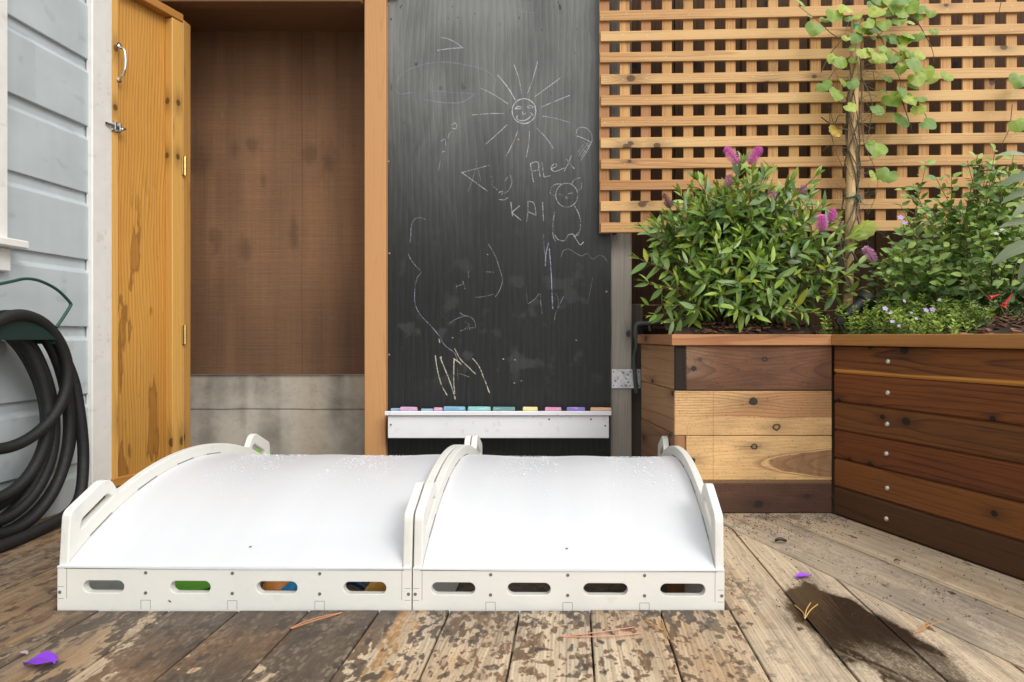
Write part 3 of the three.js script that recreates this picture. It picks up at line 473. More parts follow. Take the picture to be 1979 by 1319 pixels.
{ // tray with chalks
  const wp = sheet(256, 64, (u, v) => { const n = fbm(u * 14, v * 5, 111, 4), d = sstep(0.66, 0.76, fbm(u * 40, v * 9, 112, 4)); return { c: mix3(mul3([0.80, 0.80, 0.82], 0.97 + 0.06 * (n - 0.5)), [0.5, 0.42, 0.34], d * 0.25), h: noise(u * 12, v * 60, 113) }; });
  const m = stdMat({ map: wp.map, bumpMap: wp.bumpMap, bumpScale: 0.0004, roughness: 0.5 });
  const uvT = (g) => { const p = g.attributes.position, uv = []; for (let i = 0; i < p.count; i++) uv.push(p.getX(i) / 0.9 + 0.5, p.getY(i) / 0.2 + 0.5 + p.getZ(i)); g.setAttribute('uv', new THREE.Float32BufferAttribute(uv, 2)); return g; };
  const a = P(749, 0, 2.565), b = P(1177, 0, 2.565), W = b.x - a.x, cx = (a.x + b.x) / 2;
  const t = thing('chalk_tray', 'white painted wooden tray fixed across the bottom of the chalkboard', 'tray', V(cx, 0.16, -2.64));
  const add = (n, w, h, d, x, y, z) => part(n, uvT(cbox(w, h, d, 0.002)), m, t).position.set(x, y, z);
  add('front_board', W, 0.084, 0.014, 0, 0.043, 0.068); add('ledge', W + 0.006, 0.008, 0.072, 0, 0.0895, 0.042); add('back_strip', W - 0.02, 0.06, 0.016, 0, 0.05, 0.009);
  add('rim', W + 0.018, 0.016, 0.01, 0, 0.096, 0.083);
  const sg = new THREE.CylinderGeometry(0.0035, 0.0035, 0.002, 10).rotateX(Math.PI / 2), sm = plain(0.16, 0.1, 0.07, 0.7);
  for (const [x, y] of [[-W / 2 + 0.012, 0.052], [W / 2 - 0.014, 0.048], [W / 2 - 0.068, 0.0725], [W / 2 - 0.225, 0.0725]]) part('screw', sg, sm, t).position.set(x, y, 0.0756);
  const Y = 0.16 + 0.0935;
  for (const [x0, x1, c, r, lab, dz] of [
    [752, 774, [0.22, 0.33, 0.45], 0.008, 'grey-blue chalk stub at the left end of the tray', -0.018], [773, 806, [0.52, 0.30, 0.50], 0.0115, 'mauve chalk stick second from the left end of the tray', 0], [812, 836, [0.26, 0.42, 0.55], 0.0075, 'thin light blue chalk stub between the mauve and the small pink chalk', -0.012], [838, 855, [0.55, 0.28, 0.46], 0.0105, 'short pink stub of chalk beside the large blue chalk', 0], [857, 899, [0.16, 0.36, 0.52], 0.0125, 'large sky-blue chalk stick lying on the tray', 0],
    [904, 948, [0.22, 0.50, 0.50], 0.012, 'light teal chalk stick right of the sky-blue chalk', 0], [952, 995, [0.13, 0.28, 0.27], 0.0115, 'dark grey-green chalk stick in the middle of the tray', 0], [1010, 1039, [0.72, 0.66, 0.28], 0.0115, 'pale yellow chalk stick on the tray', 0], [1053, 1085, [0.66, 0.28, 0.45], 0.011, 'rose pink chalk between yellow and violet chalks', 0], [1095, 1131, [0.27, 0.19, 0.55], 0.011, 'violet chalk stick on the right of the tray', 0], [1141, 1182, [0.72, 0.40, 0.24], 0.0105, 'peach orange chalk at the right end of the tray', 0]]) {
    const A = P(x0, 0, 2.59), B = P(x1, 0, 2.59), L = B.x - A.x, e = 0.0035;
    const g = new THREE.LatheGeometry([[0, 0], [r * 0.72, 0.0004], [r * 0.93, e * 0.5], [r, e], [r * 0.985, L * 0.5], [r * 0.94, L - e], [r * 0.8, L - 0.0008], [0, L]].map((p) => new THREE.Vector2(...p)), 16).rotateZ(-Math.PI / 2);
    const p = g.attributes.position; for (let i = 0; i < p.count; i++) { const n = 1 + 0.05 * (noise(p.getX(i) * 160 + x0, Math.atan2(p.getY(i), p.getZ(i)) * 2, 7) - 0.5); p.setY(i, p.getY(i) * n); p.setZ(i, p.getZ(i) * n); } g.computeVertexNormals();
    const n = sheet(64, 32, (u, v) => { const q = fbm(u * 16, v * 12, x0, 3); return { c: mix3(mul3(c, 0.8 + 0.35 * q), [0.75, 0.72, 0.75], sstep(0.58, 0.75, q) * 0.35), h: q }; });
    const o = part('chalk_stick', g, stdMat({ map: n.map, bumpMap: n.bumpMap, bumpScale: 0.0008, roughness: 0.95 }));
    o.position.set(A.x, Y + r * 1.0, -2.594 + dz); o.rotation.y = R(-0.03, 0.03); tag(o, lab, 'chalk');
  }
}
// ================================================================ FENCE, LATTICE, POST, PLANTER
const latt = woodSheet({ Lx: 2.2, Ly: 0.6, w: 2048, h: 512, light: [0.65, 0.40, 0.165], dark: [0.36, 0.155, 0.045], rings: 150, contrast: 0.95, fibre: 0.32, knots: 16, seed: 120, band: 0.8, patch: 0.5 });
const planter1 = woodSheet({ Lx: 2.2, Ly: 0.6, w: 2048, h: 512, light: [0.60, 0.385, 0.20], dark: [0.27, 0.125, 0.06], rings: 70, contrast: 1.0, knots: 20, seed: 131, band: 0.6, patch: 0.5, sharp: 5 });
const darkwood = woodSheet({ Lx: 2.2, Ly: 0.4, w: 2048, h: 512, light: [0.20, 0.066, 0.011], dark: [0.030, 0.009, 0.003], rings: 95, contrast: 1.0, knots: 14, seed: 141, band: 0.9, patch: 0.9, fibre: 0.35, sap: 1 });
const greywood = woodSheet({ Lx: 2.2, Ly: 0.3, w: 1024, h: 256, light: [0.36, 0.32, 0.27], dark: [0.15, 0.125, 0.10], rings: 110, contrast: 0.7, knots: 12, seed: 151, patch: 0.6, band: 0.6 });
{
  const t = thing('back_fence', 'dark brown plank fence behind the lattice and the planter', 'fence', V(0.15, 0, -2.87));
  for (let i = 0; i < 8; i++) board('fence_plank', 0.278, 2.5, 0.02, woodMat(darkwood, [0.40, 0.52, 0.70].map((q) => q * R(0.85, 1.1)), 0.85), t, 0.14 + i * 0.2815, 1.1, -0.01 + R(-0.0015, 0.0015), { long: 1, off: [0, 0.03 + 0.03 * (i % 3)] });
  box('added_backing', 2.4, 2.5, 0.02, plain(0.03, 0.018, 0.012, 0.9), t, 1.1, 1.1, -0.036);  // unseen sheet added to stop sky light leaking between the planks
}
{ // weathered post
  const a = P(1180, 0, 2.66), b = P(1221, 0, 2.66);
  tag(board('fence_post', b.x - a.x, 2.4, 0.09, woodMat(greywood, [1, 1, 1], 0.9, 0.0012), scene, (a.x + b.x) / 2, 1.1, -2.705, { long: 1, k: 0.004, off: [0.2, 0.1] }), 'weathered grey timber post right of the chalkboard', 'post');
  const c = P(1222, 0, 2.72), d = P(1244, 0, 2.72);
  tag(board('timber_upright', d.x - c.x, 0.75, 0.05, woodMat(greywood, [0.34, 0.3, 0.28], 0.9), scene, (c.x + d.x) / 2, 0.3, -2.775, { long: 1 }), 'narrow dark timber upright in the gap between grey post and planter', 'post');
  // nail plate
  const p0 = P(1182, 751, 2.652), p1 = P(1238, 714, 2.652), t = thing('nail_plate', 'galvanised perforated steel plate bridging grey post and planter', 'metal plate', V((p0.x + p1.x) / 2, (p0.y + p1.y) / 2, -2.652));
  const W = p1.x - p0.x, H = p1.y - p0.y, zs = sheet(128, 96, (u, v) => { const n = noise(u * 9, v * 7, 161), k = noise(u * 24, v * 20, 162); const q = 0.42 + 0.22 * n + 0.12 * k; return { c: [q, q * 1.01, q * 1.0], h: n }; });
  part('plate', (() => { const g = cbox(W, H, 0.003, 0.0008), p = g.attributes.position, uv = []; for (let i = 0; i < p.count; i++) uv.push(p.getX(i) / W + 0.5, p.getY(i) / H + 0.5); g.setAttribute('uv', new THREE.Float32BufferAttribute(uv, 2)); return g; })(), stdMat({ map: zs.map, roughness: 0.42, metalness: 0.55 }), t);
  const hg = new THREE.CylinderGeometry(0.0026, 0.0026, 0.0012, 8).rotateX(Math.PI / 2), hm = plain(0.03, 0.03, 0.03, 0.9), ng = new THREE.SphereGeometry(0.0048, 10, 6, 0, 7, 0, 1.57).rotateX(Math.PI / 2).scale(1, 1, 0.5), nm = plain(0.35, 0.34, 0.32, 0.4, 0.8);
  for (let i = 0; i < 7; i++) for (let j = 0; j < 3; j++) if ((i + j) % 2 === 0) part('hole', hg, hm, t).position.set((i / 6 - 0.5) * W * 0.86, (j / 2 - 0.5) * H * 0.72, 0.0013);
  for (const [x, y] of [[-0.37, -0.1], [-0.1, 0.32], [0.06, 0.22], [0.07, -0.18], [-0.02, -0.34]]) part('nail', ng, nm, t).position.set(x * W, y * H, 0.0015);
}
{ // lattice panel: horizontal slats in front of vertical ones
  const o = P(1160, 0, 2.6), t = thing('lattice_panel', 'square cedar trellis lattice of pale horizontal and vertical slats', 'lattice', V(o.x, 0, -2.6));
  t.rotation.y = -0.044;
  const tones = [[1, 1, 1], [1.04, 1.06, 1.08], [0.93, 0.88, 0.84], [0.98, 0.95, 0.92], [0.84, 0.74, 0.68]].map((c) => woodMat(latt, c, 0.62, 0.0005));
  const vt = [[0.80, 0.70, 0.58], [0.88, 0.78, 0.66], [0.62, 0.47, 0.42], [0.94, 0.86, 0.74]].map((c) => woodMat(latt, c, 0.65, 0.0005));
  const order = [2, 2, 4, 2, 1, 3, 1, 0, 1, 0, 0, 3, 3];
  for (let i = 0; i < 14; i++) {                                       // from the bottom up
    const m = tones[i < 2 ? 3 : i === 11 || i === 10 ? 2 : i > 11 ? 4 : order[i]];
    board('horizontal_slat', 2.0, 0.0382 + R(-0.001, 0.001), 0.0095, m, t, 1.0 + R(-0.002, 0.003), 0.9575 + i * 0.0807 + R(-0.001, 0.001), 0, { long: 0, k: 0.0012, rz: R(-0.0012, 0.0012) });
  }
  for (let i = 0; i < 25; i++) { const m = vt[[2, 3, 2, 1, 0, 1, 1, 0, 1, 0, 1, 0, 2, 1, 0, 0, 1, 3, 0, 1, 0, 1, 0, 1, 1][i]]; board('vertical_slat', 0.0380 + R(-0.001, 0.001), 1.22, 0.0095, m, t, 0.0145 + i * 0.0797 + R(-0.001, 0.001), 0.9575 + 0.588 + R(-0.004, 0.004), -0.0102, { long: 1, k: 0.0012, rz: R(-0.003, 0.003) }); }
}
{ // staples where the slats cross
  const t = scene.getObjectByName('lattice_panel'), g = [];
  for (let i = 0; i < 14; i++) for (let k = 0; k < 25; k++) if (R() < 0.45) g.push(cbox(0.0055, 0.0011, 0.001, 0.0002).rotateZ(R(-0.5, 0.5)).translate(0.0145 + k * 0.0797 + R(-0.008, 0.008), 0.9575 + i * 0.0807 + R(-0.006, 0.006), 0.0048));
  stuff(part('staples', g, plain(0.78, 0.76, 0.72, 0.35, 0.6), t));
}
const PL = { A: [0.254, 2.52], B: [0.3166, 2.10], C: [0.803, 2.10], D: [1.225, 0.90] };
{
  const t = thing('planter_box', 'raised timber planter with tan front, bolted dark angled side and cedar cap', 'planter', V(0.55, 0, -2.1));
  const lx = (x) => x - 0.55, lz = (Z) => -Z + 2.1, TH = 0.036;
  // front: four wide boards, each with the figure and knots of its own
  const rows = [668, 756, 843.5, 930, 992];
  const fs = sheet(768, 800, (u, v) => {
    const px = 1298 + u * 316, py = 994 - v * 328, row = py < rows[1] ? 0 : py < rows[2] ? 1 : py < rows[3] ? 2 : 3;
    const kn = [[[1341, 713, 6, 1], [1478, 695, 6, 0.8], [1353, 695, 3.5, 0.7]], [[1456, 776.5, 9.5, 1], [1501, 826, 8, 0.75]], [[1458, 864, 7, 0.6], [1338, 891, 7, 1]], [[1466, 975, 9, 1], [1560, 960, 5, 0.5]]][row];
    let y = py + 3 * (noise(px / 70, row * 5, 301) - 0.5) + 1.2 * (noise(px / 17, py / 6, 302) - 0.5), knot = 0, halo = 0, heart = 0;
    for (const [kx, ky, kr, ks] of kn) { const dx = (px - kx) * 0.36, dy = py - ky, q = (dx * dx + dy * dy) / (kr * kr); y += Math.sign(dy || 1) * kr * 0.9 * Math.exp(-q / 4.5); const ang = Math.atan2(dy, px - kx), q2 = ((px - kx) ** 2 * 0.8 + dy * dy) / (kr * kr) * (1 + 0.5 * (noise(Math.cos(ang) * 2 + kx, Math.sin(ang) * 2, 303) - 0.5)); const core = ks < 0.9 ? sstep(0.30, 0.12, q2) : 0; knot = Math.max(knot, sstep(0.85, 0.55, q2) * (1 - core * 0.75)); halo = Math.max(halo, Math.exp(-q / 2.2)); }
    let r, dens = 1;
    if (row === 0) { const q = ((y - 716) / 13) ** 2 - ((px - 1478) / 62) ** 2; r = Math.sign(q) * Math.sqrt(Math.abs(q)) * 1.35; }
    else if (row === 1) { r = y / 5.2; if (y > 807) { r = y / 2.6; dens = 0.22; } }
    else if (row === 2) { const q = (px - 1425) / 48 - ((y - 897) / 17) ** 2; heart = sstep(1.15, 1.32, q + 0.25 * (noise(px / 12, py / 7, 304) - 0.5)); r = q > 0.6 ? q * 1.0 : y / 7; dens = q > 0.6 ? 1 : 0.35; }
    else r = y / 3.6;
    const f = r - Math.floor(r), ring = Math.pow(f, 3.2) * sstep(1, 0.9, f) * dens, fib = noise(px / 9, py * 1.7, 305) - 0.5, fib2 = noise(px / 30, py * 0.9, 306) - 0.5, big = fbm(px / 70, py / 28, 307, 3) - 0.5;
    const light = [[0.15, 0.066, 0.031], [0.62, 0.385, 0.175], [0.66, 0.42, 0.19], [0.085, 0.038, 0.021]][row], dk = [[0.085, 0.036, 0.024], [0.24, 0.095, 0.035], [0.24, 0.11, 0.045], [0.055, 0.028, 0.018]][row];
    let c = mul3(light, 1 + big * (row % 3 ? 0.4 : 0.9) + fib * 0.2 + fib2 * 0.22);
    if (row === 0) c = mix3(c, [0.29, 0.175, 0.105], sstep(1400, 1340, px) * 0.6 * sstep(740, 720, py));
    if (row === 1) c = mix3(c, [0.42, 0.225, 0.10], sstep(809, 805, y) * sstep(1400, 1500, px + (py - 770) * 2) * 0.95);
    if (row === 2) c = mix3(c, [0.27, 0.145, 0.072], heart * (0.75 + 0.3 * noise(px / 8, py / 40, 309)));
    if (row === 3) c = mix3(c, [0.30, 0.17, 0.09], sstep(938, 932, py) * 0.6);
    c = mix3(c, dk, clamp(ring * 0.95)); c = mul3(c, 1 - 0.35 * halo); c = mix3(c, [0.018, 0.013, 0.011], knot * 0.92);
    if (row === 2) { const cr = Math.exp(-(((py - 863.5) / 0.9) ** 2)) * sstep(1400, 1450, px) * sstep(1475, 1466, px); c = mul3(c, 1 - 0.6 * cr); }
    const chk = Math.exp(-(((px - 1378.5 - 0.6 * noise(py / 9, 1, 310)) / 0.8) ** 2)) * (row === 1 || row === 2 ? 0.35 : 0); c = mul3(c, 1 - chk);
    const pk = sstep(0.80, 0.86, noise(px / 2.2, py / 2.2, 308)) * 0.25; c = mul3(c, 1 - pk);
    const black = row === 0 ? sstep(1331, 1322, px + 4 * noise(py / 7, 3, 311)) : 0; c = mul3(c, 1 - 0.85 * black);
    return { c, h: 0.6 - ring * 0.3 + fib * 0.3 - knot * 0.3 };
  }, { wrap: THREE.ClampToEdgeWrapping });
  const fm = stdMat({ map: fs.map, bumpMap: fs.bumpMap, bumpScale: 0.0009, roughness: 0.82 });
  const hs = [0.139, 0.1392, 0.1376, 0.101];
  let y = 0.5165; const em0 = woodMat(planter1, [0.035, 0.03, 0.03], 0.9);
  hs.forEach((h, i) => {
    const x0 = PL.B[0] + (i % 2 === 0 ? 0.035 : 0), x1 = PL.C[0] - 0.002, g = cbox(x1 - x0, h - 0.0018, TH, 0.0022), p = g.attributes.position, uv = [], cx = (x0 + x1) / 2, cy = y - h / 2;
    for (let k = 0; k < p.count; k++) { const dz = (p.getZ(k) + TH / 2 - TH) * 0.5; const px = CX + (p.getX(k) + cx) / 2.1 * F, py = CY - (p.getY(k) + cy - EYE) / 2.1 * F; uv.push((px - 1298) / 316 + dz * 0.1, (994 - py) / 328); }
    g.setAttribute('uv', new THREE.Float32BufferAttribute(uv, 2));
    part('front_board', g, fm, t).position.set(lx(cx), cy, lz(2.10) - TH / 2);
    if (i % 2 === 0) board('corner_end', 0.033, h - 0.0022, TH + 0.001, i ? woodMat(planter1, [0.62, 0.50, 0.42], 0.8) : em0, t, lx(PL.B[0] + 0.0165), y - h / 2, lz(2.10) - TH / 2 - 0.0012, { long: 1 });
    y -= h;
  });
  const side = (a, b, n, pitch, mk, name, ytop, k, of) => {
    const dx = b[0] - a[0], dz = -(b[1] - a[1]), L = Math.hypot(dx, dz), ry = Math.atan2(-dz, dx), nx = -dz / L, nz = dx / L;  // outward normal in (x, z)
    for (let i = 0; i < n; i++) {
      const inset = TH / 2 + R(0, 0.0025), h = pitch - 0.0012;
      const o = board(name, L - 0.002, h, TH, mk(i), t, lx((a[0] + b[0]) / 2) - nx * inset, ytop - (i + 0.5) * pitch, lz((a[1] + b[1]) / 2) - nz * inset, { long: 0, k, ry, off: of && of(i) });
    }
    return { ry, nx, nz, dx: dx / L, dz: dz / L };
  };
  side(PL.A, PL.B, 4, 0.1375, (i) => woodMat(planter1, [[0.62, 0.54, 0.48], [0.58, 0.50, 0.45], [0.42, 0.35, 0.32], [0.3, 0.25, 0.23]][i], 0.72, 0.0008), 'end_board', 0.5165, 0.003);
  const rd = side(PL.C, PL.D, 6, 0.0868, (i) => woodMat(darkwood, [[1.0, 1.0, 0.95], [0.92, 0.82, 0.75], [0.80, 0.84, 0.85], [0.72, 0.60, 0.52], [0.88, 0.90, 0.9], [0.34, 0.40, 0.46]][i], 0.85, 0.0009), 'angled_board', 0.518, 0.006, (i) => [0.12 + 0.13 * i, i ? 0.03 + i * 0.055 : 0]);
  // bolts in a column on the angled side
  const bm = plain(0.62, 0.61, 0.56, 0.38, 0.75), bg = new THREE.LatheGeometry([[0, 0.0055], [0.0035, 0.005], [0.006, 0.0032], [0.0072, 0.0008], [0.0072, -0.002]].map((p) => new THREE.Vector2(...p)), 14).rotateX(Math.PI / 2);
  for (let i = 0; i < 6; i++) {
    const s = [0.2228, 0.2215, 0.2195, 0.2165, 0.2195, 0.2165][i], b = part('bolt', bg, bm, t);
    b.position.set(lx(PL.C[0] + rd.dx * s) + rd.nx * 0.001, 0.518 - (i + 0.5) * 0.0868 + [0, 0, 0, 0.004, -0.004, -0.003][i], lz(PL.C[1]) + rd.dz * s + rd.nz * 0.001); b.rotation.y = rd.ry;
  }
  // mitred cap boards
  const pts = [PL.A, PL.B, PL.C, PL.D], off = (o) => { const out = []; for (let i = 0; i < 4; i++) { const nrm = (p, q) => { const d = [q[0] - p[0], q[1] - p[1]], L = Math.hypot(...d); return [d[1] / L, -d[0] / L]; }; const n0 = i ? nrm(pts[i - 1], pts[i]) : nrm(pts[0], pts[1]), n1 = i < 3 ? nrm(pts[i], pts[i + 1]) : nrm(pts[2], pts[3]), k = o / (1 + n0[0] * n1[0] + n0[1] * n1[1]); out.push([pts[i][0] + (n0[0] + n1[0]) * k, pts[i][1] + (n0[1] + n1[1]) * k]); } return out; };
  const O = off(0.012), I = off(-0.085), cm = [woodMat(planter1, [0.62, 0.46, 0.38], 0.7), woodMat(planter1, [0.80, 0.58, 0.44], 0.68), woodMat(planter1, [0.72, 0.52, 0.27], 0.66)];
  for (let i = 0; i < 3; i++) {
    let poly = [O[i], O[i + 1], I[i + 1], I[i]].map(([x, Z]) => [lx(x), Z - 2.1]);
    const c = [0, 1].map((k) => poly.reduce((s, p) => s + p[k], 0) / 4); poly = poly.map((p) => [c[0] + (p[0] - c[0]) * 0.9985, c[1] + (p[1] - c[1]) * 0.9985]);
    if (THREE.ShapeUtils.area(poly.map((p) => new THREE.Vector2(...p))) < 0) poly.reverse();
    const g = prism(poly, 0.0335, 0.0025).rotateX(-Math.PI / 2), d = [pts[i + 1][0] - pts[i][0], -(pts[i + 1][1] - pts[i][1])], a = Math.atan2(-d[1], d[0]);
    const p = g.attributes.position; for (let q = 0; q < p.count; q++) p.setXYZ(q, p.getX(q), p.getY(q), p.getZ(q)); g.scale(1, 1, 1);
    // lay z = -Z
    g.rotateY(-a); g.computeVertexNormals(); grainUV(g, 0, cm[i]); g.rotateY(a);
    const o = part('cap_board', g, cm[i], t); o.position.set(0, 0.5165 + R(0, 0.0012), 0);
  }
}
const soilY = (x, Z) => { const dd = x < 0.803 ? Z - 2.1 : (x - wallLineX(Z)) * 0.94; return 0.528 + 0.058 * sstep(0.05, 0.26, dd) + 0.012 * (fbm(x * 14, Z * 14, 171, 3) - 0.5); };
const inPlanter = (x, Z, m = 0.03) => Z < 2.85 && Z > 0.95 && x < 2.25 && (x < 0.803 ? Z > 2.1 + m : x > wallLineX(Z) + m) && x > 0.3166 - 0.148 * (Z - 2.1) + m;
{
  const pos = [], idx = [], uv = [], N = 90, M = 84, X0 = 0.2, X1 = 2.25, Z0 = 0.95, Z1 = 2.86;
  for (let j = 0; j <= M; j++) for (let i = 0; i <= N; i++) { const x = lerp(X0, X1, i / N), Z = lerp(Z0, Z1, j / M); pos.push(x, soilY(x, Z), -Z); uv.push(x * 2, Z * 2); }
  for (let j = 0; j < M; j++) for (let i = 0; i < N; i++) { const x = lerp(X0, X1, (i + 0.5) / N), Z = lerp(Z0, Z1, (j + 0.5) / M); if (!inPlanter(x, Z, 0.035)) continue; const a = j * (N + 1) + i; idx.push(a, a + 1, a + N + 1, a + 1, a + N + 2, a + N + 1); }
  const g = new THREE.BufferGeometry(); g.setAttribute('position', new THREE.Float32BufferAttribute(pos, 3)); g.setAttribute('uv', new THREE.Float32BufferAttribute(uv, 2)); g.setIndex(idx); g.computeVertexNormals();
  const s = sheet(256, 256, (u, v) => { const n = fbm(u * 24, v * 24, 172, 4); return { c: mix3([0.025, 0.017, 0.012], [0.10, 0.06, 0.038], n), h: n }; });
  tag(part('soil', g, stdMat({ map: s.map, bumpMap: s.bumpMap, bumpScale: 0.01, roughness: 0.95 })), 'dark soil filling the raised planter', 'soil').userData.kind = 'stuff';
  reseed(88); const chips = [], gs = [0, 1, 2].map((k) => cbox(0.028 - k * 0.006, 0.004, 0.009 + k * 0.003, 0.001));
  for (let i = 0; i < 3400; i++) {
    const x = R(0.4, 1.9), Z = R(1.2, 2.4); if (!inPlanter(x, Z, 0.06)) continue;
    const q = gs[i % 3].clone(); q.rotateX(R(-0.5, 0.5)); q.rotateZ(R(-0.4, 0.4)); q.rotateY(R(6.28)); q.scale(R(0.6, 1.5), 1, R(0.6, 1.4)); q.translate(x, soilY(x, Z) + R(0.001, 0.012), -Z);
    const c = mix3([0.07, 0.035, 0.02], [0.30, 0.15, 0.085], Math.pow(R(), 1.4)), col = new Float32Array(q.attributes.position.count * 3); for (let k = 0; k < col.length; k += 3) col.set(c, k); q.setAttribute('color', new THREE.BufferAttribute(col, 3)); chips.push(q);
  }
  tag(stuff(part('bark_mulch', chips, stdMat({ vertexColors: true, roughness: 0.9 }))), 'reddish brown bark mulch scattered over the planter soil', 'mulch');
}
// ================================================================ TWO LOW SANDBOXES WITH ARCHED WHITE COVERS
const sandMat = (() => { const s = sheet(256, 256, (u, v) => { const n = fbm(u * 9, v * 9, 201, 4), d = sstep(0.74, 0.82, fbm(u * 26, v * 26, 202, 3)); return { c: mul3([0.735, 0.725, 0.675], 0.95 + 0.09 * (n - 0.5) - 0.06 * d), h: n * 0.5 + 0.5 * noise(u * 200, v * 200, 203) }; }); return stdMat({ map: s.map, bumpMap: s.bumpMap, bumpScale: 0.0004, roughness: 0.45 }); })();
const screwM = plain(0.17, 0.165, 0.15, 0.5, 0.3), grooveM = plain(0.22, 0.19, 0.15, 0.9);
const coverM = (() => {
  const s = sheet(512, 512, (u, v) => { const st = fbm(u * 5, v * 0.6, 204, 3), k = noise(u * 28, v * 1.1, 205); return { c: mul3([0.86, 0.875, 0.905], 0.985 + 0.03 * (st - 0.5) + 0.02 * (k - 0.5)), h: 0.5 + 0.4 * (fbm(u * 3, v * 3, 206, 3) - 0.5), r: 0.32 + 0.1 * st }; }, { rough: true });
  const m = new THREE.MeshPhysicalMaterial({ map: s.map, bumpMap: s.bumpMap, bumpScale: 0.003, roughnessMap: s.roughnessMap, roughness: 1, metalness: 0, transmission: 0.3, thickness: 0 }); return m;
})();
const D = BOX.depth, arcR = (D * D / 4 + 0.13 * 0.13) / 0.26, arcY = (d, lift = 0) => BOX.top + 0.002 + 0.13 - arcR + Math.sqrt(Math.max(0, (arcR + lift) ** 2 - (d - D / 2) ** 2));
const pill = (cx, cy, w, h) => { const p = new THREE.Path(), r = h / 2; p.moveTo(cx - w / 2 + r, cy - r); p.lineTo(cx + w / 2 - r, cy - r); p.absarc(cx + w / 2 - r, cy, r, -Math.PI / 2, Math.PI / 2, false); p.lineTo(cx - w / 2 + r, cy + r); p.absarc(cx - w / 2 + r, cy, r, Math.PI / 2, Math.PI * 1.5, false); return p; };
function archShape() {
  const half = [[0.001, -0.115], [0.001, 0.086], [0.008, 0.188], [0.108, 0.233], [0.133, 0.226], [0.155, 0.196]], r = [0, 0, 0.014, 0.012, 0.012, 0.0];
  const arc = []; for (let i = 1; i < 20; i++) { const d = lerp(0.155, D - 0.155, i / 20); arc.push([d, arcY(d, 0.0315)]); }
  const pts = [...half, ...arc, ...half.slice().reverse().map(([d, y]) => [D - d, y])], rr = [...r, ...arc.map(() => 0), ...r.slice().reverse()];
  const hole = roundedPoly([[0.036, 0.144], [0.0415, 0.166], [0.118, 0.2015], [0.138, 0.189]], [0.006, 0.006, 0.008, 0.008], 3);
  return [roundedPoly(pts, rr), [hole, hole.map(([d, y]) => [D - d, y])]];
}
const [archOut, archHoles] = archShape();
const archGeo = prism(archOut.reverse(), 0.018, 0.0025, archHoles).rotateY(Math.PI / 2);   // x: 0..0.018, z: 0..-D
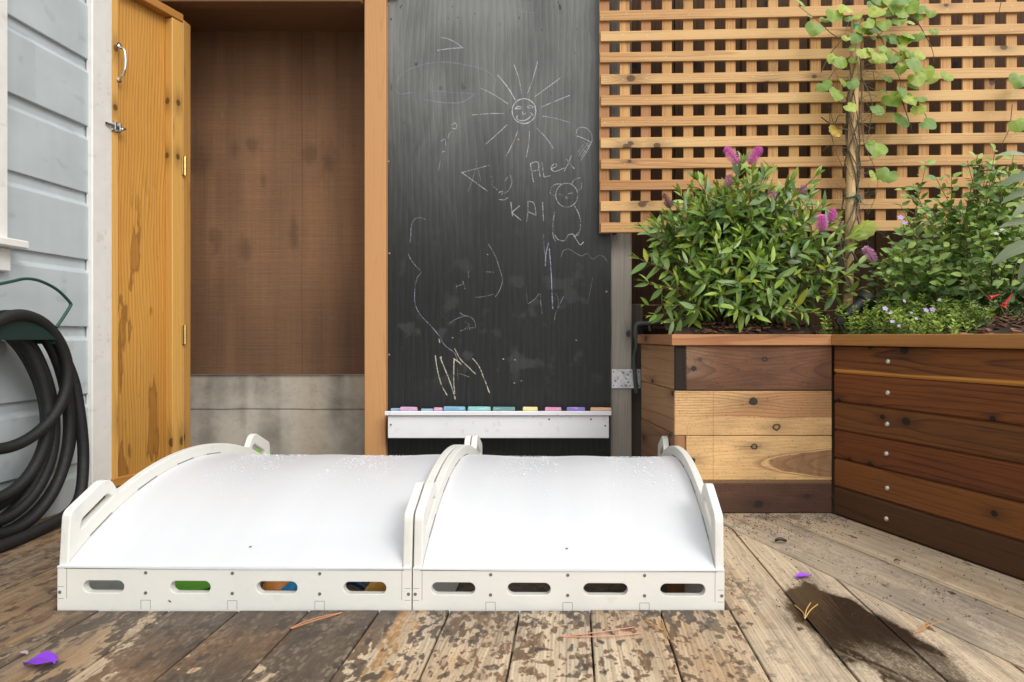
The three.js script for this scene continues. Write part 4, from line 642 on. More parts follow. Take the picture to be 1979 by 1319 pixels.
function makeModule(label, x0, x1, slots, screws, nScrew) {
  const W = x1 - x0, T = 0.018, z0 = -BOX.z0;
  const t = thing('sandbox', label, 'sandbox', V(x0, 0, z0), undefined), lx = (px) => (px - CX) / F * BOX.z0 - x0, ly = (py) => EYE - (py - CY) / F * BOX.z0;
  t.rotation.z = -0.0055; t.position.y = x0 < -0.5 ? 0.002 : -0.002;
  const w2 = W / 2;
  const fp = prism([[-w2, -0.115], [w2, -0.115], [w2, BOX.top - 0.002], [-w2, BOX.top - 0.002]], T, 0.0012, slots.map(([a, b]) => pill((lx(a) + lx(b)) / 2 - w2, ly(1136) , (b - a) / F * BOX.z0, 0.0245)));
  part('front_panel', fp, sandMat, t).position.set(w2, 0, -T + 0.0005);
  box('rear_panel', W - 0.038, 0.19, T, sandMat, t, w2, -0.02, -D + T);
  part('side_arch', archGeo, sandMat, t).position.set(0.0005, 0, -0.002);
  part('side_arch', archGeo, sandMat, t).position.set(W - 0.0185, 0, -0.002);
  // bent plastic sheet, its front lip lying on the panel
  const gpos = [], guv = [], gi = [], X0 = 0.0195, X1 = W - 0.0195, NX = 24, ND = 60;
  for (let j = 0; j <= ND; j++) for (let i = 0; i <= NX; i++) { const d = lerp(-0.003, D - 0.001, j / ND), x = lerp(X0, X1, i / NX), sag = 0.0030 * Math.sin(x * 21 + 0.6) * Math.sin(Math.PI * clamp(d / D)) - 0.002 * Math.sin(Math.PI * i / NX); gpos.push(x, (d < 0 ? BOX.top : arcY(Math.max(0, d), 0.0012)) + sag, -d); guv.push(x, d); }
  for (let j = 0; j < ND; j++) for (let i = 0; i < NX; i++) { const a = j * (NX + 1) + i; gi.push(a, a + 1, a + NX + 1, a + 1, a + NX + 2, a + NX + 1); }
  const gg = new THREE.BufferGeometry(); gg.setAttribute('position', new THREE.Float32BufferAttribute(gpos, 3)); gg.setAttribute('uv', new THREE.Float32BufferAttribute(guv, 2)); gg.setIndex(gi); gg.computeVertexNormals();
  const lip = cbox(W - 0.001, 0.0042, 0.014, 0.0008).translate(W / 2, BOX.top + 0.0008, -0.0045); { const q = lip.attributes.position, u2 = []; for (let i = 0; i < q.count; i++) u2.push(q.getX(i), q.getZ(i)); lip.setAttribute('uv', new THREE.Float32BufferAttribute(u2, 2)); }
  part('cover', [gg, lip], coverM, t);
  const strip = box('shadow_seam', W - 0.03, 0.0018, 0.002, grooveM, t, w2, BOX.top - 0.0022, 0.0003, 0.0004);
  // details on the front
  const sg = new THREE.CylinderGeometry(0.0033, 0.0033, 0.0014, 12).rotateX(Math.PI / 2);
  const put = (px, py) => part('screw', sg, screwM, t).position.set(lx(px), ly(py), 0.0006);
  for (const px of screws) { put(px, 1108.5); put(px, 1147.5);
    const x = lx(px), tab = part('tab_outline', [[-0.0095, 0.009, 0.0009, 0.018], [0.0095, 0.009, 0.0009, 0.018], [0, 0.018, 0.019, 0.0009]].map(([a, b, w, h]) => cbox(w, h, 0.0012, 0.0002).translate(a, b, 0)), grooveM, t); tab.position.set(x, ly(1176) - 0.003, 0.0002); }
  for (const s of [0, 1]) {
    const x = s ? W - 0.0065 : 0.0065; part('screw', sg, screwM, t).position.set(x + (s ? 0.001 : -0.001), ly(1147), 0.0006);
    part('corner_joint', [cbox(0.0009, 0.062, 0.0012, 0.0002).translate(s ? W - 0.019 : 0.019, ly(1129), 0), cbox(0.012, 0.0009, 0.0012, 0.0002).translate(s ? W - 0.0075 : 0.0075, ly(1136), 0), cbox(0.012, 0.0009, 0.0012, 0.0002).translate(s ? W - 0.0075 : 0.0075, ly(1159), 0)], grooveM, t).position.z = 0.0002;
    // slits along the inner face of the arch
    for (const d of [0.10, 0.26, 0.42, 0.56]) { const a = Math.atan2(arcY(d + 0.01) - arcY(d - 0.01), 0.02), q = box('slit', 0.0008, 0.0022, 0.075, screwM, t, s ? W - 0.0188 : 0.0188, arcY(d) + 0.0045, -d, 0.0002); q.rotation.x = a; }
  }
  // rain beads near the crown
  const dg = new THREE.SphereGeometry(1, 8, 5, 0, 6.2832, 0, 1.6), dm = plain(0.82, 0.85, 0.90, 0.15);
  const cnt = Math.round(5200 * W), im = new THREE.InstancedMesh(dg, dm, cnt), M = new THREE.Matrix4(), q = new THREE.Quaternion(), e = new THREE.Euler();
  for (let i = 0; i < cnt; i++) {
    const d = clamp(0.60 + (R() + R() + R() - 1.5) * 0.36, 0.05, 0.85), x = R(0.03, W - 0.03), r = R(0.0005, 0.0015) * (R() < 0.06 ? 1.6 : 1);
    e.set(Math.atan2(arcY(d + 0.005) - arcY(d - 0.005), 0.01), 0, 0); q.setFromEuler(e);
    M.compose(V(x, arcY(d, 0.0006) - 0.001 * Math.sin(Math.PI * x / W), -d), q, V(r * R(0.9, 1.5), r * 0.45, r)); im.setMatrixAt(i, M);
  }
  im.name = numbered('rain_bead'); im.castShadow = im.receiveShadow = true; t.add(stuff(im));
  return t;
}
reseed(501);
const boxL = makeModule('larger cream sandbox on the left, with arched white cover and four slots over coloured toys', BOX.x0, BOX.xm - 0.0012, [[160, 239], [328, 406], [495, 574], [663, 746]], [281, 448.5, 617.5]);
const boxR = makeModule('smaller cream sandbox on the right, with arched white cover and four slots over bare earth', BOX.xm + 0.0012, BOX.x1, [[833, 918], [980, 1064], [1127, 1213], [1276, 1363]], [948, 1097, 1245.5]);
{ // tiny dirt specks and toys inside
  const sp = new THREE.SphereGeometry(0.0022, 8, 6).scale(1.3, 0.5, 1), sm = plain(0.12, 0.11, 0.1, 0.9);
  for (const [par, x, d] of [[boxL, 0.365, 0.045], [boxR, 0.308, 0.045]]) part('speck', sp, sm, par).position.set(x, arcY(d, 0.001), -d);
  const toy = (name, label, geo, r, g, b, pos, rot = [0, 0, 0]) => { const o = part(name, geo, plain(r, g, b, 0.35)); o.position.copy(pos); o.rotation.set(...rot); return tag(o, label, 'toy'); };
  const Zb = 1.46;
  const scoop = new THREE.LatheGeometry([[0.0, 0], [0.05, 0.002], [0.085, 0.02], [0.10, 0.05], [0.106, 0.052], [0.10, 0.046], [0.082, 0.012], [0.0, -0.004]].map((p) => new THREE.Vector2(...p)), 28);
  { const q = P(366, 1150, Zb); toy('toy_dish', 'lime green plastic dish seen through the second slot of the left sandbox', scoop, 0.14, 0.42, 0.03, V(q.x, q.y - 0.012, q.z - 0.04), [0.12, 0, 0.04]); }
  { const q = P(528, 1140, Zb + 0.02); toy('toy_ball', 'orange plastic ball lying behind the third slot of the left sandbox', new THREE.SphereGeometry(0.034, 20, 14), 0.85, 0.30, 0.06, V(q.x, q.y - 0.012, q.z - 0.02)); }
  { const q = P(560, 1140, Zb); const g = new THREE.CylinderGeometry(0.012, 0.02, 0.13, 14, 1); toy('toy_spade', 'bright blue plastic spade leaning behind the third slot of the left sandbox', merge([g, cbox(0.06, 0.07, 0.006, 0.002).translate(0, -0.09, 0), cbox(0.05, 0.014, 0.014, 0.004).translate(0, 0.07, 0)]), 0.03, 0.30, 0.62, V(q.x, q.y - 0.004, q.z - 0.03), [-0.5, 0.2, -0.7]); }
  { const q = P(724, 1140, Zb); toy('toy_bucket', 'mustard yellow toy bucket behind the fourth slot of the left sandbox', new THREE.LatheGeometry([[0, 0], [0.045, 0], [0.06, 0.09], [0.064, 0.092], [0.063, 0.086], [0.05, 0.006], [0, 0.004]].map((p) => new THREE.Vector2(...p)), 24), 0.80, 0.42, 0.08, V(q.x + 0.062, q.y - 0.045, q.z - 0.05), [0.1, 0, 0.9]); }
  { const q = P(690, 1140, Zb + 0.25); toy('toy_rake', 'dark blue toy rake half hidden behind the fourth slot of the left sandbox', merge([tube([V(-0.05, -0.03, 0), V(0, 0.02, 0), V(0.05, 0.0, 0)], 0.008, 12, 8), cbox(0.012, 0.05, 0.09, 0.003).translate(-0.055, -0.03, 0)]), 0.02, 0.09, 0.16, V(q.x - 0.02, q.y, q.z)); }
  { const q = P(500, 880, 2.42); toy('garden_bucket', 'lime green plastic tub standing behind the left sandbox', new THREE.LatheGeometry([[0, 0], [0.030, 0], [0.04, 0.115], [0.038, 0.132], [0.032, 0.138], [0.028, 0.136], [0.034, 0.115], [0.026, 0.01], [0, 0.008]].map((p) => new THREE.Vector2(...p)), 28), 0.16, 0.48, 0.03, V(q.x + 0.002, 0, q.z), [0, 0, 0]); }
  { const q = P(1312, 1140, 1.75); const o = part('wood_offcut', grainUV(cbox(0.05, 0.12, 0.03, 0.003), 1, woodMat(cedar)), woodMat(cedar, [0.6, 0.5, 0.4])); o.position.set(q.x - 0.01, -0.07, q.z); o.rotation.set(-0.2, 0.4, 0.25); tag(o, 'brown wooden offcut seen through the last slot of the right sandbox', 'wood'); }
}
// ================================================================ HOSE AND HANGER
{
  const hm = (() => { const s = sheet(256, 64, (u, v) => { const n = fbm(u * 40, v * 6, 221, 3); return { c: mul3([0.007, 0.007, 0.0075], 0.75 + 0.6 * n), h: noise(u * 200, v * 8, 222), r: 0.5 + 0.25 * n }; }, { rough: true }); for (const k of ['map', 'bumpMap', 'roughnessMap']) s[k].repeat.set(12, 1); return stdMat({ map: s.map, bumpMap: s.bumpMap, bumpScale: 0.0006, roughnessMap: s.roughnessMap, roughness: 1 }); })();
  const t = thing('garden_hose', 'thick black rubber garden hose coiled in loops on a green wall hanger', 'hose', V(-1.5, 0, -1.80));
  const r = 0.0155;
  // loops hang in the plane of the wall: z along the wall (local +z towards the camera), y up
  const loop = (cz, top, bottom, half, x0, x1, squash = 0) => { const p = []; for (let i = 0; i < 20; i++) { const a = i / 20 * 6.2832, s = Math.sin(a), c = Math.cos(a), cy = (top + bottom) / 2, hy = (top - bottom) / 2; p.push(V(lerp(x0, x1, 0.5 - 0.5 * s) + 0.006 * Math.sin(a * 2 + cz * 40), cy + hy * s * (1 - 0.04 * c * c), cz + (half * c * (1 + squash * -s)))); } return new THREE.TubeGeometry(new THREE.CatmullRomCurve3(p, true), 110, r, 12, true); };
  // [centre along wall, top, bottom, half width, x at bottom, x at top, belly]
  for (const [cz, tp, bt, hw, xb, xt, sq] of [[0.015, 0.600, 0.252, 0.185, 0.062, 0.02, 0.02], [-0.02, 0.578, 0.022, 0.205, 0.03, -0.005, 0.12], [0.00, 0.565, 0.055, 0.180, 0.012, -0.018, 0.16], [0.03, 0.572, 0.085, 0.195, -0.01, -0.030, 0.20], [-0.035, 0.588, 0.016, 0.248, -0.005, -0.035, 0.10], [0.02, 0.560, 0.12, 0.150, 0.025, 0.0, 0.18], [0.05, 0.585, 0.04, 0.21, 0.0, -0.02, 0.22]]) part('hose_loop', loop(cz, tp, bt, hw, xb, xt, sq), hm, t);
  part('hose_tail', tube([V(-0.02, 0.575, -0.05), V(0.0, 0.53, -0.17), V(0.005, 0.44, -0.235), V(0.01, 0.32, -0.265), V(0.015, 0.16, -0.275), V(0.035, 0.05, -0.22), V(0.05, 0.017, -0.05), V(0.06, 0.0165, 0.2), V(0.03, 0.016, 0.5)], r, 60, 12), hm, t);
  const gm = plain(0.022, 0.075, 0.062, 0.32, 0.2);
  const h = thing('hose_hanger', 'dark green metal hose hanger with half-round plate and wire guard on the siding', 'hose hanger', V(-1.475, 0, -1.765));
  const dp = []; for (let i = 0; i <= 18; i++) { const a = Math.PI * i / 18; dp.push([0.155 * Math.cos(a), 0.535 + 0.078 * Math.pow(Math.sin(a), 0.85)]); }
  part('plate', prism(dp, 0.004, 0.001).rotateY(Math.PI / 2), plain(0.010, 0.030, 0.027, 0.5, 0.1), h).position.set(0.03, 0, 0);
  const sad = []; for (let i = 0; i <= 16; i++) { const a = Math.PI * i / 16; sad.push(V(0, 0.535 + 0.055 * Math.sin(a), 0.145 * Math.cos(a))); }
  { const pos = [], idx = []; sad.forEach((q) => { pos.push(-0.10, q.y - 0.012, q.z, 0.03, q.y - 0.012, q.z); }); for (let i = 0; i < 16; i++) idx.push(i * 2, i * 2 + 1, i * 2 + 2, i * 2 + 1, i * 2 + 3, i * 2 + 2); const g = new THREE.BufferGeometry(); g.setAttribute('position', new THREE.Float32BufferAttribute(pos, 3)); g.setIndex(idx); g.computeVertexNormals(); const m2 = gm.clone(); m2.side = THREE.DoubleSide; part('saddle', g, m2, h); }
  const wp = (px, py, Z) => { const q = P(px, py, Z); return V(0.036, q.y, q.z + 1.765); };
  part('wire_guard', [tube([wp(-90, 632, 1.60), wp(-100, 590, 1.60), wp(-60, 560, 1.66), wp(0, 544, 1.755), wp(30, 539, 1.80), wp(58, 543, 1.845), wp(90, 561, 1.91), wp(112, 585, 1.957), wp(114.5, 589, 1.962)], 0.0042, 50, 10), tube([wp(114.5, 588, 1.962), wp(113, 593, 1.957), wp(101, 613, 1.932), wp(89, 633, 1.905)], 0.0042, 10, 10)], gm, h);
}
// ================================================================ PLANTS
const tints = (list) => list;
function leafShape(L, W, prof, { fold = 0.25, droop = 0.15, n = 4, lobes = 0 } = {}) {    // along +y, face +z, tip drooping to -z
  const pos = [], idx = [], uv = [];
  for (let i = 0; i <= n; i++) {
    const t = i / n, w = W / 2 * prof(t), y = L * t, z = -droop * L * t * t;
    pos.push(-w, y, z + fold * w, 0, y, z, w, y, z + fold * w); uv.push(0, t, 0.5, t, 1, t);
  }
  for (let i = 0; i < n; i++) for (const k of [0, 1]) { const a = i * 3 + k; idx.push(a, a + 1, a + 3, a + 1, a + 4, a + 3); }
  const g = new THREE.BufferGeometry(); g.setAttribute('position', new THREE.Float32BufferAttribute(pos, 3)); g.setAttribute('uv', new THREE.Float32BufferAttribute(uv, 2)); g.setIndex(idx); g.computeVertexNormals(); return g.toNonIndexed();
}
function radialLeaf(L, fn, { cup = 0.25, wave = 0.06, n = 22, seed: s = 1 } = {}) {          // stalk end at the origin, blade along +y
  const pos = [], uv = [], idx = [], C = [0, L * 0.42], z = (x, y) => -cup * ((x * x * 0.7 + (y - C[1]) ** 2) / L) + wave * L * (noise(x / L * 3 + s, y / L * 3, s) - 0.5) + 0.14 * Math.abs(x);
  pos.push(C[0], C[1], z(...C)); uv.push(0.5, 0.5);
  for (const k of [0.5, 1]) for (let i = 0; i < n; i++) { const a = i / n * 6.2832, r = fn(a) * L * k, x = C[0] + r * Math.sin(a), y = C[1] + r * Math.cos(a); pos.push(x, y, z(x, y)); uv.push(0.5 + 0.5 * x / L, y / L); }
  for (let i = 0; i < n; i++) { const j = (i + 1) % n; idx.push(0, 1 + j, 1 + i, 1 + i, 1 + j, 1 + n + i, 1 + j, 1 + n + j, 1 + n + i); }
  const g = new THREE.BufferGeometry(); g.setAttribute('position', new THREE.Float32BufferAttribute(pos, 3)); g.setAttribute('uv', new THREE.Float32BufferAttribute(uv, 2)); g.setIndex(idx); g.computeVertexNormals(); return g.toNonIndexed();
}
const colored = (g, c) => { const q = g.clone(), a = new Float32Array(q.attributes.position.count * 3); for (let i = 0; i < a.length; i += 3) a.set(c, i); q.setAttribute('color', new THREE.BufferAttribute(a, 3)); return q; };
// leaf surface: paler midrib and veins (white = the leaf's own tint)
const veinSheet = sheet(64, 128, (u, v) => { const x = Math.abs(u - 0.5) * 2, mid = Math.exp(-((x / 0.07) ** 2)), vn = Math.pow(Math.abs(Math.sin((v * 9 - x * 2.2) * Math.PI)), 14) * 0.5, n = fbm(u * 5, v * 8, 231, 3); const k = 0.86 + 0.2 * (n - 0.5) + 0.3 * mid + 0.12 * vn; return { c: [Math.min(1, k * 1.0), Math.min(1, k), Math.min(1, k * 0.92)], h: 0.5 + 0.3 * mid + 0.2 * n }; });
const leafMat = (rough, transmission = 0.3) => new THREE.MeshPhysicalMaterial({ map: veinSheet.map, bumpMap: veinSheet.bumpMap, bumpScale: 0.0006, vertexColors: true, roughness: rough, transmission, thickness: 0, side: THREE.DoubleSide });
const UPV = V(0, 1, 0), LIGHT = V(0.22, 0.62, 0.75);   // leaves turn their faces to the open side of the bed
function leafQuat(dir, up = UPV, roll = 0) {
  const y = dir.clone().normalize(), x = V().crossVectors(y, up); if (x.lengthSq() < 1e-5) x.set(1, 0, 0); x.normalize();
  const z = V().crossVectors(x, y); const q = new THREE.Quaternion().setFromRotationMatrix(new THREE.Matrix4().makeBasis(x, y, z)); return q.multiply(new THREE.Quaternion().setFromAxisAngle(UPV, roll));
}
class Plant {
  constructor(name, label, category, pos, mat, group) { this.t = thing(name, label, category, pos, group); this.o = pos; this.mat = mat; this.leaves = []; this.stems = []; }
  leaf(geo, p, q, s) { this.leaves.push({ geo, p: p.clone().sub(this.o), q, s }); }
  stem(pts, r, r1 = r, seg) {
    const g = new THREE.TubeGeometry(new THREE.CatmullRomCurve3(pts.map((p) => p.clone().sub(this.o))), seg || pts.length * 4, r, 5, false), pos = g.attributes.position, ringN = 6, rows = pos.count / ringN;
    if (r1 !== r) { const c = V(); for (let j = 0; j < rows; j++) { c.set(0, 0, 0); for (let i = 0; i < 5; i++) c.add(V(pos.getX(j * ringN + i), pos.getY(j * ringN + i), pos.getZ(j * ringN + i))); c.multiplyScalar(0.2); const k = lerp(1, r1 / r, j / (rows - 1)); for (let i = 0; i < ringN; i++) { const n = j * ringN + i; pos.setXYZ(n, lerp(c.x, pos.getX(n), k), lerp(c.y, pos.getY(n), k), lerp(c.z, pos.getZ(n), k)); } } }
    return g;
  }
  finish(single = 300, name = 'leaf') {
    const list = this.leaves.map((l) => ({ l, k: l.p.z + 0.02 * l.s + R(-0.05, 0.05) })).sort((a, b) => b.k - a.k).map((q) => q.l), M = new THREE.Matrix4();
    list.slice(0, single).forEach((l) => { const o = part(name, l.geo, this.mat, this.t); o.position.copy(l.p); o.quaternion.copy(l.q); o.scale.setScalar(l.s); });
    const rest = list.slice(single).map((l) => l.geo.clone().applyMatrix4(M.compose(l.p, l.q, V(l.s, l.s, l.s))));
    if (rest.length) stuff(part('foliage', rest, this.mat, this.t));
    return this.t;
  }
}
const lance = (t) => Math.pow(Math.sin(Math.PI * Math.pow(t, 0.85)), 0.8) * (1 - 0.15 * t) + (t < 0.02 ? 0.1 : 0);
const ovate = (t) => Math.pow(Math.sin(Math.PI * Math.pow(t, 0.68)), 0.7);
const curve = (pts) => new THREE.CatmullRomCurve3(pts);
// ---------------- big shrub with narrow glossy leaves and pink flower spikes
{
  reseed(611);
  const base = V(0.565, 0.53, -2.40), pl = new Plant('flowering_shrub', 'bushy shrub with narrow glossy leaves and pink flower spikes at the planter corner', 'shrub', base, leafMat(0.36, 0.18));
  const cols = [[0.165, 0.29, 0.05], [0.23, 0.365, 0.07], [0.085, 0.18, 0.035], [0.32, 0.46, 0.075], [0.21, 0.32, 0.11], [0.42, 0.46, 0.045]], shapes = [leafShape(0.064, 0.0195, lance, { droop: 0.12 }), leafShape(0.066, 0.0185, lance, { droop: 0.28, fold: 0.35 }), leafShape(0.060, 0.0205, lance, { droop: -0.05, fold: 0.15 })];
  const geos = cols.map((c) => shapes.map((s) => colored(s, c)));
  const tips = [], brown = [], greenS = [];
  const grow = (pts, len0, sz = 1, pick = 0) => {
    const c = curve(pts), L = c.getLength(), step = 0.0255; let turn = R(3.14);
    for (let s = len0; s < L; s += step * R(0.8, 1.25)) {
      const t = s / L, p = c.getPoint(t), d = c.getTangent(t); turn += Math.PI / 2 + R(-0.25, 0.25);
      const e1 = V().crossVectors(d, V(0.3, 0.1, 0.95)).normalize(), e2 = V().crossVectors(d, e1);
      const tipness = sstep(0.86, 1, t), open = lerp(1.15, 0.42, tipness);
      for (const k of [0, Math.PI]) {
        if (R() < 0.16) continue;
        const a = turn + k, out = e1.clone().multiplyScalar(Math.cos(a)).addScaledVector(e2, Math.sin(a)), dir = out.multiplyScalar(Math.sin(open)).addScaledVector(d, Math.cos(open)).addScaledVector(V(0, 1, 0), R(-0.15, 0.25));
        let ci = Math.floor(R() * 4.6) % 5; if (tipness > 0.5 && R() < 0.5) ci = 3; if (R() < 0.05 + pick) ci = 5;
        pl.leaf(geos[ci][Math.floor(R() * 3)], p, leafQuat(dir, LIGHT, R(-0.6, 0.6)), sz * R(0.6, 1.3) * lerp(1, 0.75, tipness));
      }
    }
    const p = c.getPoint(1), d = c.getTangent(1); for (let i = 0; i < 4; i++) { const a = i * 1.57 + turn, dir = d.clone().addScaledVector(V(Math.cos(a), 0.1, Math.sin(a)), 0.35); pl.leaf(geos[3][i % 3], p, leafQuat(dir, UPV, R(-0.3, 0.3)), sz * R(0.4, 0.65)); }
    return c;
  };
  const inward = (p) => P(p[0], p[1], p[2]);
  const targets = [];
  // crown outline: tips spread over the visible dome, nearer ones lower
  for (let i = 0; i < 70; i++) {
    const a = R(-1.02, 1.02), rr = Math.sqrt(R(0.12, 1)), depth = R(-0.30, 0.24);
    const rx = 0.375, ry = 0.56 - 0.05 * Math.abs(a);
    const x = base.x + Math.sin(a) * rx * rr * 1.12 + 0.015, y = base.y + 0.06 + Math.cos(a * 0.88) * ry * rr * (1 - 0.25 * Math.abs(depth)) + R(-0.06, 0.05);
    if (base.z + depth < -2.56 && y > 0.9) continue;
    targets.push(V(x, y, base.z + depth * (1.1 - 0.4 * rr)));
  }
  for (const [px, py, Z] of [[1434, 318, 2.36], [1408, 372, 2.34], [1296, 405, 2.38], [1600, 440, 2.28], [1672, 508, 2.25], [1240, 440, 2.34], [1245, 545, 2.3], [1250, 590, 2.28], [1362, 352, 2.4], [1530, 350, 2.38], [1570, 365, 2.4], [1620, 420, 2.32], [1660, 560, 2.22], [1480, 345, 2.4], [1330, 395, 2.38], [1265, 425, 2.36], [1640, 480, 2.25], [1620, 600, 2.18], [1300, 590, 2.2], [1390, 570, 2.16], [1520, 590, 2.16], [1470, 500, 2.15], [1560, 480, 2.17], [1380, 460, 2.18], [1310, 500, 2.2], [1262, 610, 2.26], [1290, 622, 2.2], [1340, 600, 2.17], [1420, 600, 2.15], [1460, 612, 2.15], [1570, 605, 2.16], [1600, 570, 2.17], [1235, 500, 2.32], [1640, 530, 2.2], [1350, 530, 2.15], [1430, 540, 2.14], [1500, 545, 2.14], [1285, 555, 2.18], [1545, 530, 2.15]]) targets.push(P(px, py, Z));
  targets.forEach((tp, i) => {
    const root = base.clone().add(V(R(-0.09, 0.09), R(-0.01, 0.01), R(-0.07, 0.07))), mid = root.clone().lerp(tp, 0.55); mid.y += 0.02 + R(0.05); mid.x = lerp(root.x, tp.x, 0.42 + R(-0.06, 0.06)); mid.z = lerp(root.z, tp.z, 0.42);
    const pts = [root, mid, tp], L = curve(pts).getLength(); grow(pts, Math.max(0.07, L * R(0.16, 0.36)), 1.0);
    brown.push(pl.stem(pts, R(0.0028, 0.0042), 0.0013, 14));
    for (let k = 0; k < 2; k++) { const c = curve(pts), t = R(0.45, 0.75), p = c.getPoint(t), q = p.clone().add(V(R(-0.11, 0.11), R(0.03, 0.13), R(-0.05, 0.11))); if (q.y > 0.53 && q.z > -2.57) { const s = [p, p.clone().lerp(q, 0.5).add(V(0, -0.008, 0)), q]; grow(s, 0.03, 0.92, 0.03); greenS.push(pl.stem(s, 0.0018, 0.001, 8)); } }
  });
  const sm = plain(0.15, 0.10, 0.035, 0.7), s2 = plain(0.14, 0.16, 0.04, 0.7);
  for (const g of brown) part('stem', g, sm, pl.t); stuff(part('twigs', greenS, s2, pl.t));
  // flower spikes
  const spike = (px, py, Z, L, lean, col, w = 1) => { L *= 1.12; w *= 1.3; Z -= 0.05;
    const gs = [], n = Math.round(170 * L / 0.045), fl = leafShape(0.0085, 0.0048, ovate, { n: 2, droop: 0.3 });
    for (let i = 0; i < n; i++) { const t = (i + 0.5) / n, a = i * 2.4, r = (i % 2 ? 0.0105 : 0.0055) * w * Math.sqrt(Math.sin(Math.PI * clamp(0.12 + t * 0.80))) , dir = V(Math.cos(a), 0.5 + 0.5 * t, Math.sin(a)), g = colored(fl, mix3(col, [0.75, 0.42, 0.72], R() < 0.22 ? 0.55 : R(0.18))); g.applyQuaternion(leafQuat(dir)); g.scale(1.0 * w, 1, 1.0 * w); g.translate(Math.cos(a) * r * 0.75, L * t, Math.sin(a) * r * 0.75); gs.push(g); }
    for (let i = 0; i < n * 0.6; i++) { const t = R(), a = R(6.28), r = 0.0105 * w * Math.sin(Math.PI * clamp(0.1 + t * 0.82)); gs.push(colored(new THREE.CylinderGeometry(0.0004, 0.0004, 0.011, 3), mul3(col, 1.3)).rotateZ(1.2).rotateY(a).translate(Math.cos(a) * r * 1.15, L * t + 0.004, -Math.sin(a) * r * 1.15)); }
    const core = colored(new THREE.CylinderGeometry(0.0025, 0.004, L, 7), mul3(col, 0.75)).translate(0, L / 2, 0); gs.push(core);
    const o = part('flower_spike', gs, new THREE.MeshPhysicalMaterial({ vertexColors: true, roughness: 0.85, transmission: 0.25, thickness: 0, side: THREE.DoubleSide }), pl.t); const p = P(px, py, Z).sub(base); o.position.copy(p); o.rotation.set(lean[1], 0, lean[0]); return o;
  };
  const pink = [0.82, 0.24, 0.66], faded = [0.66, 0.34, 0.52], old = [0.28, 0.14, 0.12];
  spike(1427, 316, 2.34, 0.058, [0.72, 0.15], pink, 1.05); spike(1448, 317, 2.33, 0.055, [-0.60, 0.15], pink, 1.0); spike(1410, 364, 2.32, 0.038, [0.05, 0.1], faded, 0.9); spike(1589, 446, 2.26, 0.043, [0.1, 0.25], pink, 1.05); spike(1605, 430, 2.29, 0.036, [-0.2, 0.1], pink, 0.9); spike(1692, 506, 2.22, 0.050, [0.7, 0.2], faded, 0.85); spike(1296, 402, 2.36, 0.045, [0.45, 0], old, 0.7); spike(1497, 384, 2.35, 0.036, [0.4, 0], faded, 0.7); spike(1545, 376, 2.36, 0.028, [-0.6, 0], faded, 0.75);
  pl.finish();
}
